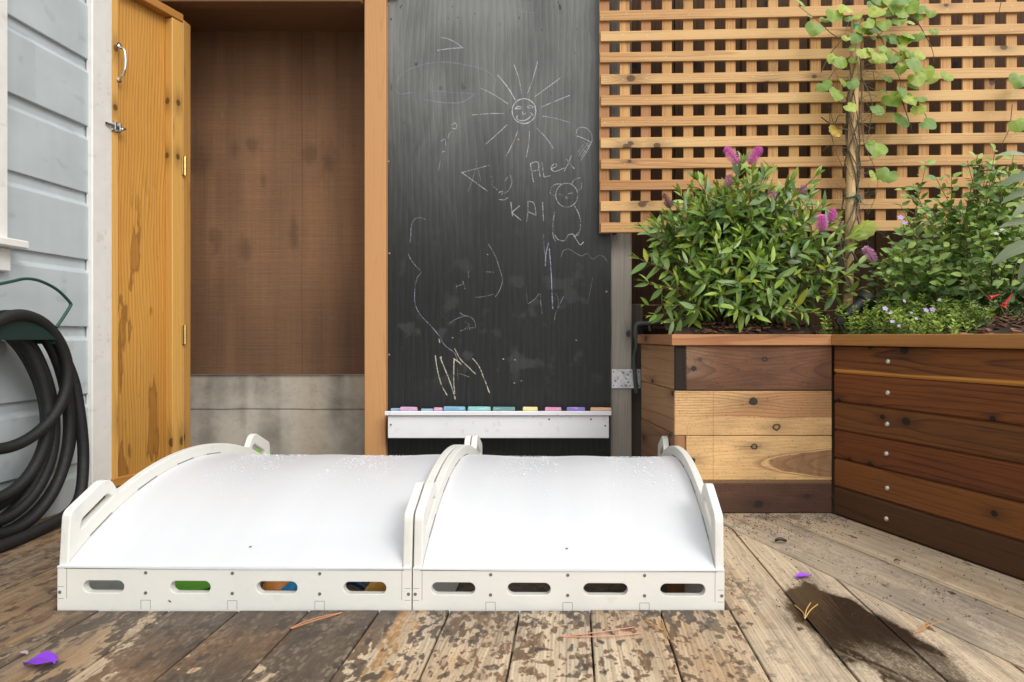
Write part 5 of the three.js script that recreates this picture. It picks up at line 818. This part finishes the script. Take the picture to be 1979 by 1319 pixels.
// ---------------- lighter shrub on the right
{
  reseed(733);
  const base = V(1.28, 0.56, -2.30), pl = new Plant('leafy_shrub', 'loose light green shrub with small oval leaves right of the vine stake', 'shrub', base, leafMat(0.5, 0.25));
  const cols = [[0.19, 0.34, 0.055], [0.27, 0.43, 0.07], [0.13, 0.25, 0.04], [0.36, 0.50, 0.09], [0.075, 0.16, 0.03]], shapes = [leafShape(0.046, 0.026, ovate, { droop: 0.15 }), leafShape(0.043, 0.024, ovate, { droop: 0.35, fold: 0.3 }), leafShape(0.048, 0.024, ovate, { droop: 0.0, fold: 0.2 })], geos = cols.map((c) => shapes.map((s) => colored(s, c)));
  const stems = [];
  const grow = (pts, from, sz) => {
    const c = curve(pts), L = c.getLength(); let turn = R(3);
    for (let s = from; s <= L; s += 0.025 * R(0.8, 1.3)) { const t = s / L, p = c.getPoint(t), d = c.getTangent(t); turn += 1.57 + R(-0.4, 0.4);
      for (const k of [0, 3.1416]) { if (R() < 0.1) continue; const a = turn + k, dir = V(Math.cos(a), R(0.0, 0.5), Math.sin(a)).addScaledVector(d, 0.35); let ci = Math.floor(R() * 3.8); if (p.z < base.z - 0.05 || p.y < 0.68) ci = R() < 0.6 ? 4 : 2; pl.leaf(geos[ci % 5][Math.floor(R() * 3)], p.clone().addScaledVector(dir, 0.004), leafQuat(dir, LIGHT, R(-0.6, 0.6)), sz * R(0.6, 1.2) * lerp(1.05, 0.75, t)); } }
  };
  const tips = [];
  for (const [px, py, Z] of [[1925, 283, 2.12], [1890, 300, 2.1], [1870, 310, 2.15], [1790, 318, 2.25], [1810, 345, 2.2], [1840, 335, 2.18], [1765, 355, 2.28], [1740, 395, 2.25], [1745, 430, 2.2], [1960, 300, 2.08], [1950, 330, 2.05], [1985, 320, 2.05], [1770, 400, 2.15], [1800, 420, 2.08], [1850, 400, 2.02], [1900, 380, 2.0], [1865, 450, 1.95], [1900, 440, 1.93], [1930, 450, 1.93], [1755, 470, 2.1], [1720, 480, 2.2], [1700, 500, 2.2], [1730, 520, 2.08], [1790, 500, 2.0], [1830, 540, 1.92], [1870, 520, 1.88], [1900, 500, 1.88], [1925, 490, 1.88], [1950, 500, 1.86], [1955, 560, 1.84], [1890, 570, 1.86]]) tips.push(P(px, py, Z));
  for (let i = 0; i < 96; i++) { const px = R(1700, 2060), f = clamp((px - 1700) / 160), py = R(lerp(480, 310, f), 590); tips.push(P(px, py, R(1.98, 2.46))); }
  for (const tp of tips) { const root = V(lerp(base.x, tp.x, 0.45) + R(-0.1, 0.1), 0.56, lerp(base.z, tp.z, 0.6) + R(-0.05, 0.05)), mid = root.clone().lerp(tp, 0.5).add(V(R(-0.03, 0.03), 0.03, R(-0.02, 0.02))), pts = [root, mid, tp]; grow(pts, curve(pts).getLength() * R(0.12, 0.3), 0.95); stems.push(pl.stem(pts, 0.0026, 0.001, 10));
    for (let k = 0; k < 2; k++) { const c = curve(pts), p = c.getPoint(R(0.4, 0.85)), q = p.clone().add(V(R(-0.09, 0.09), R(0.0, 0.08), R(-0.03, 0.08))), s = [p, p.clone().lerp(q, 0.5), q]; if (q.y > 0.56) { grow(s, 0.012, 0.8); stems.push(pl.stem(s, 0.0013, 0.0008, 6)); } } }
  const stM = plain(0.16, 0.13, 0.05, 0.7); stems.slice(0, 40).forEach((g) => part('stem', g, stM, pl.t)); stuff(part('twigs', stems.slice(40), stM, pl.t));
  // a few pale lilac blooms and white buds
  const pet = leafShape(0.013, 0.011, ovate, { n: 2, droop: 0.3 });
  const bloom = (px, py, Z, c, s) => { const gs = []; for (let i = 0; i < 5; i++) { const a = i * 1.257; gs.push(colored(pet, c).applyQuaternion(leafQuat(V(Math.cos(a), 0.35, Math.sin(a))))); } const o = part('flower', gs, new THREE.MeshPhysicalMaterial({ vertexColors: true, roughness: 0.8, transmission: 0.3, thickness: 0, side: THREE.DoubleSide }), pl.t); o.position.copy(P(px, py, Z).sub(base)); o.rotation.set(R(0.4, 1.1), 0, R(-0.4, 0.4)); o.scale.setScalar(s); };
  bloom(1741, 421, 2.16, [0.55, 0.42, 0.70], 0.9); bloom(1749, 431, 2.15, [0.5, 0.38, 0.68], 0.8); bloom(1938, 446, 1.92, [0.72, 0.78, 0.6], 0.7); bloom(1926, 452, 1.9, [0.7, 0.78, 0.6], 0.6);
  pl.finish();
}
// ---------------- grey-leaved plant at the right edge
{
  reseed(801);
  const base = V(1.36, 0.56, -1.86), pl = new Plant('silver_leaved_plant', 'plant with big drooping grey-green leaves at the right edge', 'plant', base, leafMat(0.75, 0.2));
  const prof = (t) => Math.pow(Math.sin(Math.PI * Math.pow(t, 0.8)), 0.75) * (1 - 0.16 * Math.abs(Math.sin(t * 11))), shapes = [leafShape(0.125, 0.052, prof, { n: 9, droop: 0.35, fold: 0.25 }), leafShape(0.115, 0.058, prof, { n: 9, droop: 0.5, fold: 0.15 })], cols = [[0.19, 0.235, 0.135], [0.14, 0.18, 0.10], [0.23, 0.275, 0.165]], geos = cols.map((c) => shapes.map((s) => colored(s, c)));
  for (const [px, py, Z, dx, dy, s] of [[1990, 312, 1.80, -1, 0.1, 1.05], [1995, 345, 1.78, -1, -0.15, 1.1], [1990, 370, 1.76, -1, -0.3, 0.9], [1995, 392, 1.75, -0.8, -0.5, 0.85], [2000, 430, 1.74, -1, -0.2, 1.0], [1998, 470, 1.72, -1, -0.4, 1.25], [2000, 495, 1.72, -0.9, -0.6, 0.95], [2010, 360, 1.82, -0.6, 0.3, 0.9], [2015, 415, 1.8, -0.7, -0.1, 1.0], [2010, 540, 1.75, -0.8, -0.3, 0.8], [2040, 330, 1.78, 0.3, 0.8, 1], [2060, 400, 1.7, 0.8, 0.1, 1], [2050, 470, 1.7, 0.6, -0.4, 1], [2030, 520, 1.68, -0.2, -0.8, 0.9]]) { const p = P(px + 12, py, Z), d = V(dx, dy + 0.35, R(0.15, 0.5)); pl.leaf(geos[Math.floor(R() * 3)][Math.floor(R() * 2)], p, leafQuat(d, V(R(-0.2, 0.2), 1, 0.45), R(-0.3, 0.3)), s * 0.8); part('stalk', pl.stem([base.clone().add(V(R(-0.02, 0.02), 0, 0)), base.clone().lerp(p, 0.5).add(V(0.02, 0.03, 0)), p], 0.0032, 0.0018), plain(0.2, 0.22, 0.14, 0.8), pl.t); }
  pl.finish();
}
// ---------------- low flowering cushion
{
  reseed(907);
  const base = V(1.02, 0.55, -2.0), pl = new Plant('cushion_plant', 'low yellow-green cushion plant dotted with tiny lilac flowers behind the cap', 'ground cover', base, leafMat(0.6, 0.22));
  const cols = [[0.31, 0.45, 0.05], [0.42, 0.54, 0.07], [0.20, 0.34, 0.045], [0.11, 0.20, 0.035]], shapes = [leafShape(0.0135, 0.0062, ovate, { n: 2, droop: 0.1 }), leafShape(0.012, 0.0055, ovate, { n: 2, droop: -0.1 })], geos = cols.map((c) => shapes.map((s) => colored(s, c))), tw = [];
  const sprig = (p, h) => { const tip = p.clone().add(V(R(-0.02, 0.02), h, R(-0.01, 0.025))); tw.push(pl.stem([p, p.clone().lerp(tip, 0.5), tip], 0.0009, 0.0006, 4)); const n = Math.round(h / 0.006); for (let i = 0; i < n; i++) { const t = (i + 1) / n, q = p.clone().lerp(tip, t), a = i * 1.9 + R(0.5); for (const k of [0, 3.14]) pl.leaf(geos[t < 0.45 ? 3 - (R() < 0.4 ? 1 : 0) : Math.floor(R() * 3)][i % 2], q, leafQuat(V(Math.cos(a + k), R(0.2, 0.8), Math.sin(a + k)), LIGHT, R(-0.5, 0.5)), R(0.8, 1.4)); } };
  for (let i = 0; i < 620; i++) { const x = R(0.78, 1.16), Z = R(1.72, 2.24); if (!inPlanter(x, Z, 0.06) || noise(x * 16, Z * 16, 77) < 0.30 || ((x - 0.95) / 0.21) ** 2 + ((Z - 2.0) / 0.26) ** 2 > R(0.75, 1.15)) continue; const m = sstep(1.75, 2.15, Z); sprig(V(x, soilY(x, Z), -Z), R(0.018, 0.05) + 0.06 * m * R(0.3, 1) * (0.5 + noise(x * 12, Z * 12, 78))); }
  for (const [px, py] of [[1835, 600], [1845, 612], [1850, 585], [1885, 590], [1890, 605], [1890, 620]]) { const p = P(px, py, 1.84); sprig(V(p.x, soilY(p.x, 1.84), p.z), Math.max(0.03, p.y - 0.56)); }
  const tM = plain(0.16, 0.18, 0.05, 0.8); stuff(part('twigs', tw, tM, pl.t));
  const pet = leafShape(0.0075, 0.0062, ovate, { n: 2, droop: 0.1 }), fm = new THREE.MeshPhysicalMaterial({ vertexColors: true, roughness: 0.8, transmission: 0.25, thickness: 0, side: THREE.DoubleSide });
  for (const [px, py, s] of [[1711, 597, 1.3], [1722, 605, 0.8], [1748, 582, 0.9], [1790, 600, 1.3], [1803, 599, 1.3], [1816, 580, 0.8], [1725, 622, 1], [1771, 616, 0.8], [1824, 623, 1.1], [1884, 589, 1.5], [1738, 630, 0.8], [1762, 605, 0.7]]) { const gs = []; for (let i = 0; i < 5; i++) { const a = i * 1.257; gs.push(colored(pet, mix3([0.50, 0.40, 0.74], [0.62, 0.50, 0.78], R())).applyQuaternion(leafQuat(V(Math.cos(a), 0.2, Math.sin(a))))); } const o = part('flower', gs, fm, pl.t); o.position.copy(P(px, py, 1.9 + R(-0.03, 0.05)).sub(base)); o.rotation.set(R(0.7, 1.3), 0, R(-0.5, 0.5)); o.scale.setScalar(s); }
  pl.finish(300);
}
// ---------------- thin plant with red trumpets
{
  reseed(951);
  const base = V(1.10, 0.56, -1.74), pl = new Plant('red_flowered_plant', 'thin straggling plant carrying two red trumpet flowers above the bark', 'plant', base, leafMat(0.5, 0.3));
  const g = colored(leafShape(0.028, 0.012, ovate, {}), [0.12, 0.2, 0.06]);
  const st = (l) => { const pts = l.map(([a, b, Z]) => P(a, b, Z)); part('stem', pl.stem(pts, 0.0014, 0.001), plain(0.13, 0.16, 0.05, 0.8), pl.t); const c = curve(pts); for (let t = 0.15; t < 1; t += 0.09) for (const k of [0, 3.1]) pl.leaf(g, c.getPoint(t), leafQuat(V(Math.cos(k + t * 9), 0.3, Math.sin(k + t * 9)), UPV, R(-0.4, 0.4)), R(0.5, 0.9)); };
  st([[1880, 545, 1.78], [1915, 580, 1.77], [1950, 602, 1.76], [1968, 622, 1.76]]); st([[1975, 560, 1.76], [1945, 566, 1.76], [1925, 572, 1.77]]); st([[1860, 540, 1.8], [1875, 575, 1.8], [1868, 615, 1.8]]); st([[1905, 545, 1.8], [1890, 520, 1.8], [1875, 500, 1.82]]);
  const tr = new THREE.LatheGeometry([[0.0012, 0], [0.0022, 0.01], [0.003, 0.022], [0.0052, 0.03], [0.0088, 0.035]].map((p) => new THREE.Vector2(...p)), 12), rm = new THREE.MeshPhysicalMaterial({ roughness: 0.6, side: THREE.DoubleSide, transmission: 0.2, thickness: 0 }); rm.color.setRGB(0.72, 0.045, 0.035);
  for (const [px, py, rz, s] of [[1957, 568, 2.62, 1.15], [1934, 569, 1.9, 0.8]]) { const o = part('flower', tr, rm, pl.t); o.position.copy(P(px, py, 1.75).sub(base)); o.rotation.set(0.2, 0, rz); o.scale.setScalar(s); }
  pl.finish();
}
// ---------------- vine on a stake
{
  reseed(1009);
  const top = P(1655, 32, 2.5), bot = P(1637, 640, 2.46), sm = woodMat(latt, [1.0, 1.12, 1.3], 0.7);
  const dir = top.clone().sub(bot), L = dir.length(), t = thing('garden_stake', 'pale round wooden stake standing against the lattice, wrapped by the vine', 'stake', bot);
  const sg = new THREE.CylinderGeometry(0.0165, 0.0175, L, 16); { const uv = sg.attributes.uv; for (let i = 0; i < uv.count; i++) uv.setXY(i, uv.getY(i) * L / 2.2, uv.getX(i) * 0.1 / 0.6 + 0.3); }
  const s = part('pole', sg, sm, t); s.position.copy(dir).multiplyScalar(0.5); t.children[0].quaternion.setFromUnitVectors(UPV, dir.clone().normalize());
  const tg = part('painted_mark', new THREE.CylinderGeometry(0.0169, 0.0169, 0.018, 14, 1, true, -0.9, 1.2), plain(0.03, 0.33, 0.2, 0.6), t); tg.position.copy(dir).multiplyScalar(0.962); tg.quaternion.copy(s.quaternion);
  const at = (f, a, r) => bot.clone().addScaledVector(dir, f).add(V(Math.cos(a) * r, 0, Math.sin(a) * r));
  const tie = thing('plant_tie', 'dark green twist tie knotted round the stake and vine stems', 'plant tie', at(0.42, 0, 0)); { const c = at(0.42, 0, 0), p = []; for (let i = 0; i <= 14; i++) { const a = i / 14 * 6.28 * 1.1 + 0.8; p.push(V(Math.cos(a) * 0.023, 0.004 * Math.sin(a * 2), Math.sin(a) * 0.023)); } const gm = plain(0.02, 0.16, 0.10, 0.5); part('band', tube(p, 0.0032, 40, 6), gm, tie); part('tail', [tube([V(0.004, 0, 0.024), V(0.018, -0.008, 0.03), V(0.026, -0.025, 0.028)], 0.003, 10, 6), tube([V(0.004, 0, 0.024), V(0.015, 0.004, 0.03), V(0.024, -0.012, 0.03)], 0.0026, 10, 6)], gm, tie); }
  const pl = new Plant('climbing_vine', 'climbing vine with heart-shaped and lobed leaves twining up the stake and lattice', 'vine', bot.clone(), leafMat(0.55, 0.4));
  const bark = [], bm = plain(0.15, 0.125, 0.075, 0.85), gm = plain(0.11, 0.085, 0.055, 0.85);
  for (let k = 0; k < 9; k++) { const pts = [], ph = R(6.28), turns = R(0.9, 2.2) * (k % 3 === 0 ? -1 : 1), end = R(0.62, 0.93), r0 = R(0.019, 0.024); for (let i = 0; i <= 26; i++) { const f = 0.12 + (end - 0.12) * i / 26; pts.push(at(f, ph + turns * 6.28 * i / 26, r0 * (1 + 0.25 * noise(i * 0.6, k, 5)) + 0.012 * sstep(0.45, 0.3, f))); } part('stem', pl.stem(pts, R(0.0022, 0.0046), R(0.0018, 0.003), 90), k % 2 ? bm : gm, pl.t); }
  const z7 = (x, y, Z) => P(1500 + x * 0.349, y * 0.349, Z);
  for (const l of [[[440, 240], [560, 200], [660, 70], [600, 20]], [[450, 260], [560, 300], [660, 390], [690, 470], [650, 540]], [[420, 250], [300, 180], [250, 130], [120, 30]], [[430, 300], [360, 350], [270, 460], [215, 500]], [[450, 700], [540, 620], [640, 540], [720, 480]], [[470, 620], [490, 800], [555, 950], [560, 1060], [510, 1190]], [[420, 620], [350, 560], [340, 420]], [[410, 720], [330, 700], [300, 620], [310, 760], [370, 930], [410, 1000]], [[660, 70], [760, 100], [830, 200], [870, 290], [875, 350]], [[690, 300], [760, 380], [840, 420]], [[700, 560], [740, 680], [760, 740]], [[780, 560], [830, 640], [840, 680]], [[460, 1130], [470, 1220], [475, 1255]], [[250, 650], [320, 690], [350, 640], [420, 650]], [[560, 180], [600, 260], [540, 380], [550, 470]], [[1310, 580], [1290, 720], [1250, 800]], [[1250, 0], [1230, 100]], [[640, 270], [700, 320], [690, 420]], [[470, 420], [530, 560], [520, 700], [490, 850]], [[250, 400], [300, 300], [370, 210], [420, 60]]]) part('tendril', pl.stem(l.map(([x, y]) => z7(x, y, 2.485 + R(-0.02, 0.03))), R(0.0012, 0.0024), 0.001, l.length * 8), R() < 0.5 ? bm : gm, pl.t);
  for (let i = 0; i < 150; i++) { const f = R(0.2, 0.86), c = at(f, 0, 0), a = R(6.28), l = R(0.03, 0.12) * (f > 0.35 ? 1 : 0.6), d = V(Math.cos(a), R(-0.6, 0.7), Math.abs(Math.sin(a)) * 0.5).normalize(), p0 = c.clone().addScaledVector(d, 0.02), p1 = c.clone().addScaledVector(d, 0.02 + l * 0.6).add(V(R(-0.02, 0.02), R(-0.02, 0.02), 0)), p2 = c.clone().addScaledVector(d, 0.02 + l).add(V(0, R(-0.03, 0.02), 0)); if (p2.z > -2.56 && p2.z < -2.3) bark.push(pl.stem([p0, p1, p2], R(0.0006, 0.0012), 0.0004, 6)); }
  stuff(part('dry_twigs', bark, plain(0.20, 0.16, 0.10, 0.9), pl.t));
  const heart = (a) => { const c = Math.cos(a), s = Math.abs(Math.sin(a)); return 0.50 + 0.10 * s * s - 0.30 * Math.pow(Math.max(0, -c), 7) + 0.10 * Math.pow(Math.max(0, c), 6); };
  const lobed = (a) => heart(a) * (1 - 0.16 * Math.pow(Math.abs(Math.sin(a * 1.5 + Math.PI / 2)), 3) + 0.04 * Math.cos(a * 11));
  const shapes = [1, 2, 3, 4].map((k) => radialLeaf(1, k % 2 ? heart : lobed, { cup: 0.18 + 0.09 * k, wave: 0.16, seed: k })), cols = [[0.28, 0.44, 0.03], [0.39, 0.52, 0.045], [0.17, 0.32, 0.03], [0.46, 0.57, 0.07], [0.22, 0.37, 0.04]], geos = cols.map((c) => shapes.map((s) => colored(s, c)));
  const dry = shapes.map((s) => colored(s, [0.75, 0.52, 0.05])), dark = shapes.map((s) => colored(s, [0.12, 0.20, 0.03]));
  const LV = [[215, 150, 62], [272, 105, 40], [325, 75, 60], [385, 45, 55], [185, 85, 30], [130, 5, 60], [400, 100, 32], [450, 88, 34], [510, 125, 46], [545, 145, 60, 2], [445, 200, 55], [390, 208, 32], [415, 267, 30], [485, 285, 55], [535, 278, 50], [575, 312, 56], [615, 205, 50], [665, 215, 48], [640, 318, 50], [690, 302, 45], [735, 192, 50], [785, 198, 46], [822, 182, 30], [875, 170, 36], [800, 45, 45], [740, 32, 60], [690, 22, 70], [600, 12, 56], [540, 28, 46], [640, 2, 55], [795, 85, 40], [705, 260, 34], [765, 345, 80], [825, 395, 60], [850, 420, 64], [780, 430, 62], [950, 418, 50], [612, 430, 52], [262, 470, 56], [285, 455, 40], [360, 335, 62], [335, 350, 40], [375, 452, 36], [425, 458, 50], [338, 512, 60], [410, 590, 50], [330, 722, 52, 1], [645, 540, 72], [595, 505, 30], [735, 540, 70], [800, 545, 44], [562, 600, 62], [700, 655, 70], [838, 682, 64], [790, 600, 52], [560, 812, 78], [622, 962, 72], [545, 970, 44], [475, 1265, 92], [1345, 437, 64], [1340, 685, 64], [1372, 430, 50], [1372, 690, 50], [590, 265, 36], [710, 350, 46], [540, 205, 28], [770, 15, 50], [660, 45, 46], [560, 60, 60], [620, 60, 56], [700, 70, 50], [580, -15, 70], [690, -10, 60], [520, 165, 44], [470, 160, 40], [600, 130, 50], [680, 110, 46], [740, 120, 44], [610, 285, 40], [720, 215, 46], [800, 300, 44], [750, 300, 50], [690, 380, 40], [540, 330, 40], [430, 330, 36], [320, 320, 46], [700, 500, 44], [760, 470, 46], [860, 70, 36]];
  for (const [x, y, sz, k] of LV) { const p = z7(x, y, 2.45 + R(-0.035, 0.035)), s = sz * 0.349 / F * 2.46 * 1.42, d = V(R(-0.75, 0.75), -R(0.35, 1), R(0.1, 0.55)).normalize(), n = V(R(-0.35, 0.35), R(0.25, 0.9), 1), gs = k === 1 ? dry : k === 2 ? dark : geos[Math.floor(R() * 5)]; pl.leaf(gs[Math.floor(R() * 4)], p.clone().addScaledVector(d, -s * 0.42), leafQuat(d, n, R(-0.3, 0.3)), s); }
  pl.finish();
}
// ---------------- garden spotlight and drip pipe in the planter
{
  const bk = plain(0.016, 0.016, 0.018, 0.45), c = P(1655, 597, 2.18), t = thing('garden_spotlight', 'black garden spotlight on a spike between the two shrubs', 'spotlight', P(1635, 640, 2.16)), h = new THREE.Group(); h.name = numbered('lamp_head'); t.add(h); h.position.copy(c).sub(t.position); h.rotation.set(0.25, 0.4, -1.05);
  const L = (p, s = 22) => new THREE.LatheGeometry(p.map((q) => new THREE.Vector2(...q)), s);
  part('barrel', L([[0, -0.05], [0.016, -0.05], [0.02, -0.044], [0.021, 0.02], [0.0235, 0.022], [0.0235, 0.03], [0.021, 0.03]]), bk, h); part('hood', L([[0.021, 0.028], [0.03, 0.03], [0.031, 0.034], [0.031, 0.055], [0.028, 0.055], [0.028, 0.034], [0.0, 0.032]]), bk, h);
  part('knuckle', [new THREE.CylinderGeometry(0.012, 0.012, 0.016, 16).rotateX(Math.PI / 2).translate(0, 0.004, 0), new THREE.CylinderGeometry(0.004, 0.004, 0.02, 8).rotateX(Math.PI / 2).translate(0, 0.004, 0.002)], bk, t).position.set(-0.022, 0.028, 0.008);
  part('spike', tube([V(-0.022, 0.03, 0), V(-0.005, -0.015, 0.004), V(0.008, -0.08, 0.006)], 0.0075, 10, 8), bk, t);
  const p = thing('drip_pipe', 'dark plastic irrigation pipe bending down behind the left corner of the planter', 'pipe', V(0, 0, 0)), pm = plain(0.045, 0.055, 0.052, 0.45), q = (x, y, Z) => P(x, y, Z);
  p.position.copy(q(1230, 640, 2.58)); const l = (x, y, Z) => q(x, y, Z).sub(p.position);
  part('pipe', tube([l(1345, 620, 2.5), l(1300, 622, 2.53), l(1238, 626, 2.58)], 0.0085, 16, 10), pm, p); part('elbow', [tube([l(1243, 626, 2.58), l(1232, 628, 2.58), l(1229, 640, 2.58), l(1229, 652, 2.58)], 0.011, 14, 10), tube([l(1256, 626, 2.57), l(1258, 640, 2.57)], 0.008, 4, 8)], pm, p); part('pipe', tube([l(1229, 645, 2.58), l(1231, 668, 2.58), l(1226, 690, 2.6), l(1230, 760, 2.62)], 0.0085, 16, 10), pm, p);
}
// ================================================================ THINGS LYING ON THE DECK
{
  reseed(1201);
  const pm = (r, g, b) => { const m = new THREE.MeshPhysicalMaterial({ roughness: 0.55, transmission: 0.15, thickness: 0, side: THREE.DoubleSide }); m.color.setRGB(r, g, b); return m; };
  const petal = (name, label, px, py, L, W, rot, col, curl) => {
    const pos = [], idx = [], N = 8, M = 6; for (let j = 0; j <= N; j++) for (let i = 0; i <= M; i++) { const t = j / N, s = i / M * 2 - 1, w = W / 2 * Math.pow(Math.sin(Math.PI * clamp(0.1 + t * 0.82)), 0.6) * (0.75 + 0.5 * t), x = s * w, y = t * L; pos.push(x, 0.002 + curl * (s * s) * W + 0.16 * W * Math.sin(t * 3.1) + 0.07 * W * (1 + Math.sin(s * 5 + t * 6)), y - L / 2); }
    for (let j = 0; j < N; j++) for (let i = 0; i < M; i++) { const a = j * (M + 1) + i; idx.push(a, a + M + 1, a + 1, a + 1, a + M + 1, a + M + 2); }
    const g = new THREE.BufferGeometry(); g.setAttribute('position', new THREE.Float32BufferAttribute(pos, 3)); g.setIndex(idx); g.computeVertexNormals(); const o = part(name, g, pm(...col)); o.position.copy(onDeck(px, py)); o.rotation.y = rot; return tag(o, label, 'petal');
  };
  petal('flower_petal', 'large crumpled purple petal on the deck near the left front corner', 77, 1288, 0.046, 0.036, 1.7, [0.21, 0.035, 0.56], 0.10);
  petal('flower_petal', 'violet petal lying beside the wet stain on the right of the deck', 1552, 1118, 0.040, 0.020, 1.9, [0.34, 0.08, 0.68], 0.10);
  petal('flower_petal', 'tiny pale lilac petal at the foot of the left sandbox', 217, 1174, 0.014, 0.010, 0.6, [0.36, 0.28, 0.66], 0.35);
  petal('flower_petal', 'small brownish white petal on the deck above the big purple one', 44, 1268, 0.016, 0.008, 1.4, [0.42, 0.33, 0.36], 0.35);
  petal('flower_petal', 'small pink petal on the deck at the foot of the dark angled planter side', 1628, 1006, 0.014, 0.009, 0.4, [0.55, 0.25, 0.52], 0.2);
  petal('dead_leaf', 'curled dark brown dead leaf on the deck in front of the planter', 1509, 1050, 0.030, 0.016, 1.5, [0.035, 0.025, 0.018], 0.4).userData.category = 'leaf';
  petal('dead_leaf', 'small reddish scrap of leaf on the long seam by the angled planter', 1734, 1087, 0.014, 0.009, 1.5, [0.12, 0.04, 0.025], 0.3).userData.category = 'leaf';
  const needle = (label, list, r, col) => { const t = thing('pine_needle', label, 'pine needle', onDeck(list[0][0][0], list[0][0][1])); const m = plain(...col, 0.6); for (const l of list) { const pts = l.map(([x, y, h]) => onDeck(x, y, (h || 0) + r).sub(t.position)); part('needle', tube(pts, r, 16, 6), m, t); } };
  const z8 = (l) => l.map(([x, y, h]) => [1300 + x * 0.343, 980 + y * 0.343, h]), z6 = (l) => l.map(([x, y, h]) => [x * 0.3537, 1080 + y * 0.3537, h]), z7 = (l) => l.map(([x, y, h]) => [650 + x * 0.3537, 1140 + y * 0.3537, h]);
  needle('reddish forked pine needles on the dark planks left of centre', [z6([[1585, 382], [1660, 348, 0.004], [1760, 318, 0.004], [1868, 296]]), z6([[1590, 384], [1680, 352, 0.006], [1780, 322, 0.006], [1862, 299]])], 0.0013, [0.42, 0.19, 0.085]);
  needle('long pale orange pine needles across two stained planks right of centre', [z7([[1240, 258], [1380, 240, 0.003], [1520, 222, 0.003], [1630, 205]]), z7([[1240, 260], [1400, 258, 0.003], [1540, 252, 0.003], [1665, 240]])], 0.0011, [0.55, 0.25, 0.15]);
  needle('bent tan pine needles pointing down at the right end of the sandbox', [z7([[1690, 170], [1750, 205, 0.004], [1790, 225]]), z7([[1780, 165], [1795, 215, 0.004], [1822, 275]])], 0.0014, [0.45, 0.24, 0.08]);
  needle('yellow pine needle tuft standing at the edge of the dark wet stain', [z8([[745, 632], [752, 590, 0.01], [778, 542, 0.012]]), z8([[745, 632], [772, 590, 0.01], [818, 550, 0.008]]), z8([[745, 632], [740, 605, 0.004], [690, 555]])], 0.0011, [0.55, 0.33, 0.10]);
  needle('brown pine needle cluster on the pale boards right of the wet stain', [z8([[1355, 715], [1410, 680, 0.006], [1450, 630, 0.01]]), z8([[1355, 715], [1440, 672, 0.006], [1528, 645, 0.006]]), z8([[1360, 712], [1415, 690, 0.004], [1440, 655]])], 0.0011, [0.42, 0.22, 0.09]);
  needle('thin dark twig leaning on the foot of the left sandbox', [z6([[920, 230, 0.016], [945, 245, 0.008], [972, 264]])], 0.0012, [0.16, 0.09, 0.06]);
  // crumbs of soil and fallen florets swept against the planter
  const cr = [], g0 = new THREE.IcosahedronGeometry(0.0026, 0);
  for (let i = 0; i < 260; i++) { const q = onDeck(R(1395, 1640), R(992, 1004) + Math.pow(R(), 2.2) * 42); if (q.x > wallLineX(-q.z) - 0.005 || q.x < 0.32) continue; const pink = R() < 0.05; cr.push(colored(g0, pink ? [0.5, 0.15, 0.5] : mix3([0.03, 0.022, 0.016], [0.12, 0.08, 0.05], R())).rotateY(R(6)).scale(R(0.3, 1.0), R(0.3, 0.6), R(0.3, 1.0)).translate(q.x, 0.001, q.z)); }
  for (let i = 0; i < 160; i++) { const q = onDeck(R(1400, 1950), R(1010, 1200)); if (q.x > wallLineX(-q.z) - 0.005 || q.x < 0.32) continue; cr.push(colored(g0, mix3([0.03, 0.022, 0.016], [0.12, 0.08, 0.05], R())).scale(R(0.3, 0.9), 0.5, R(0.3, 0.9)).translate(q.x, 0.001, q.z)); }
  tag(stuff(part('soil_crumbs', cr, stdMat({ vertexColors: true, roughness: 0.95 }))), 'dark soil crumbs and fallen florets strewn on the deck by the planter', 'crumbs');
}
renderer.render(scene, camera);
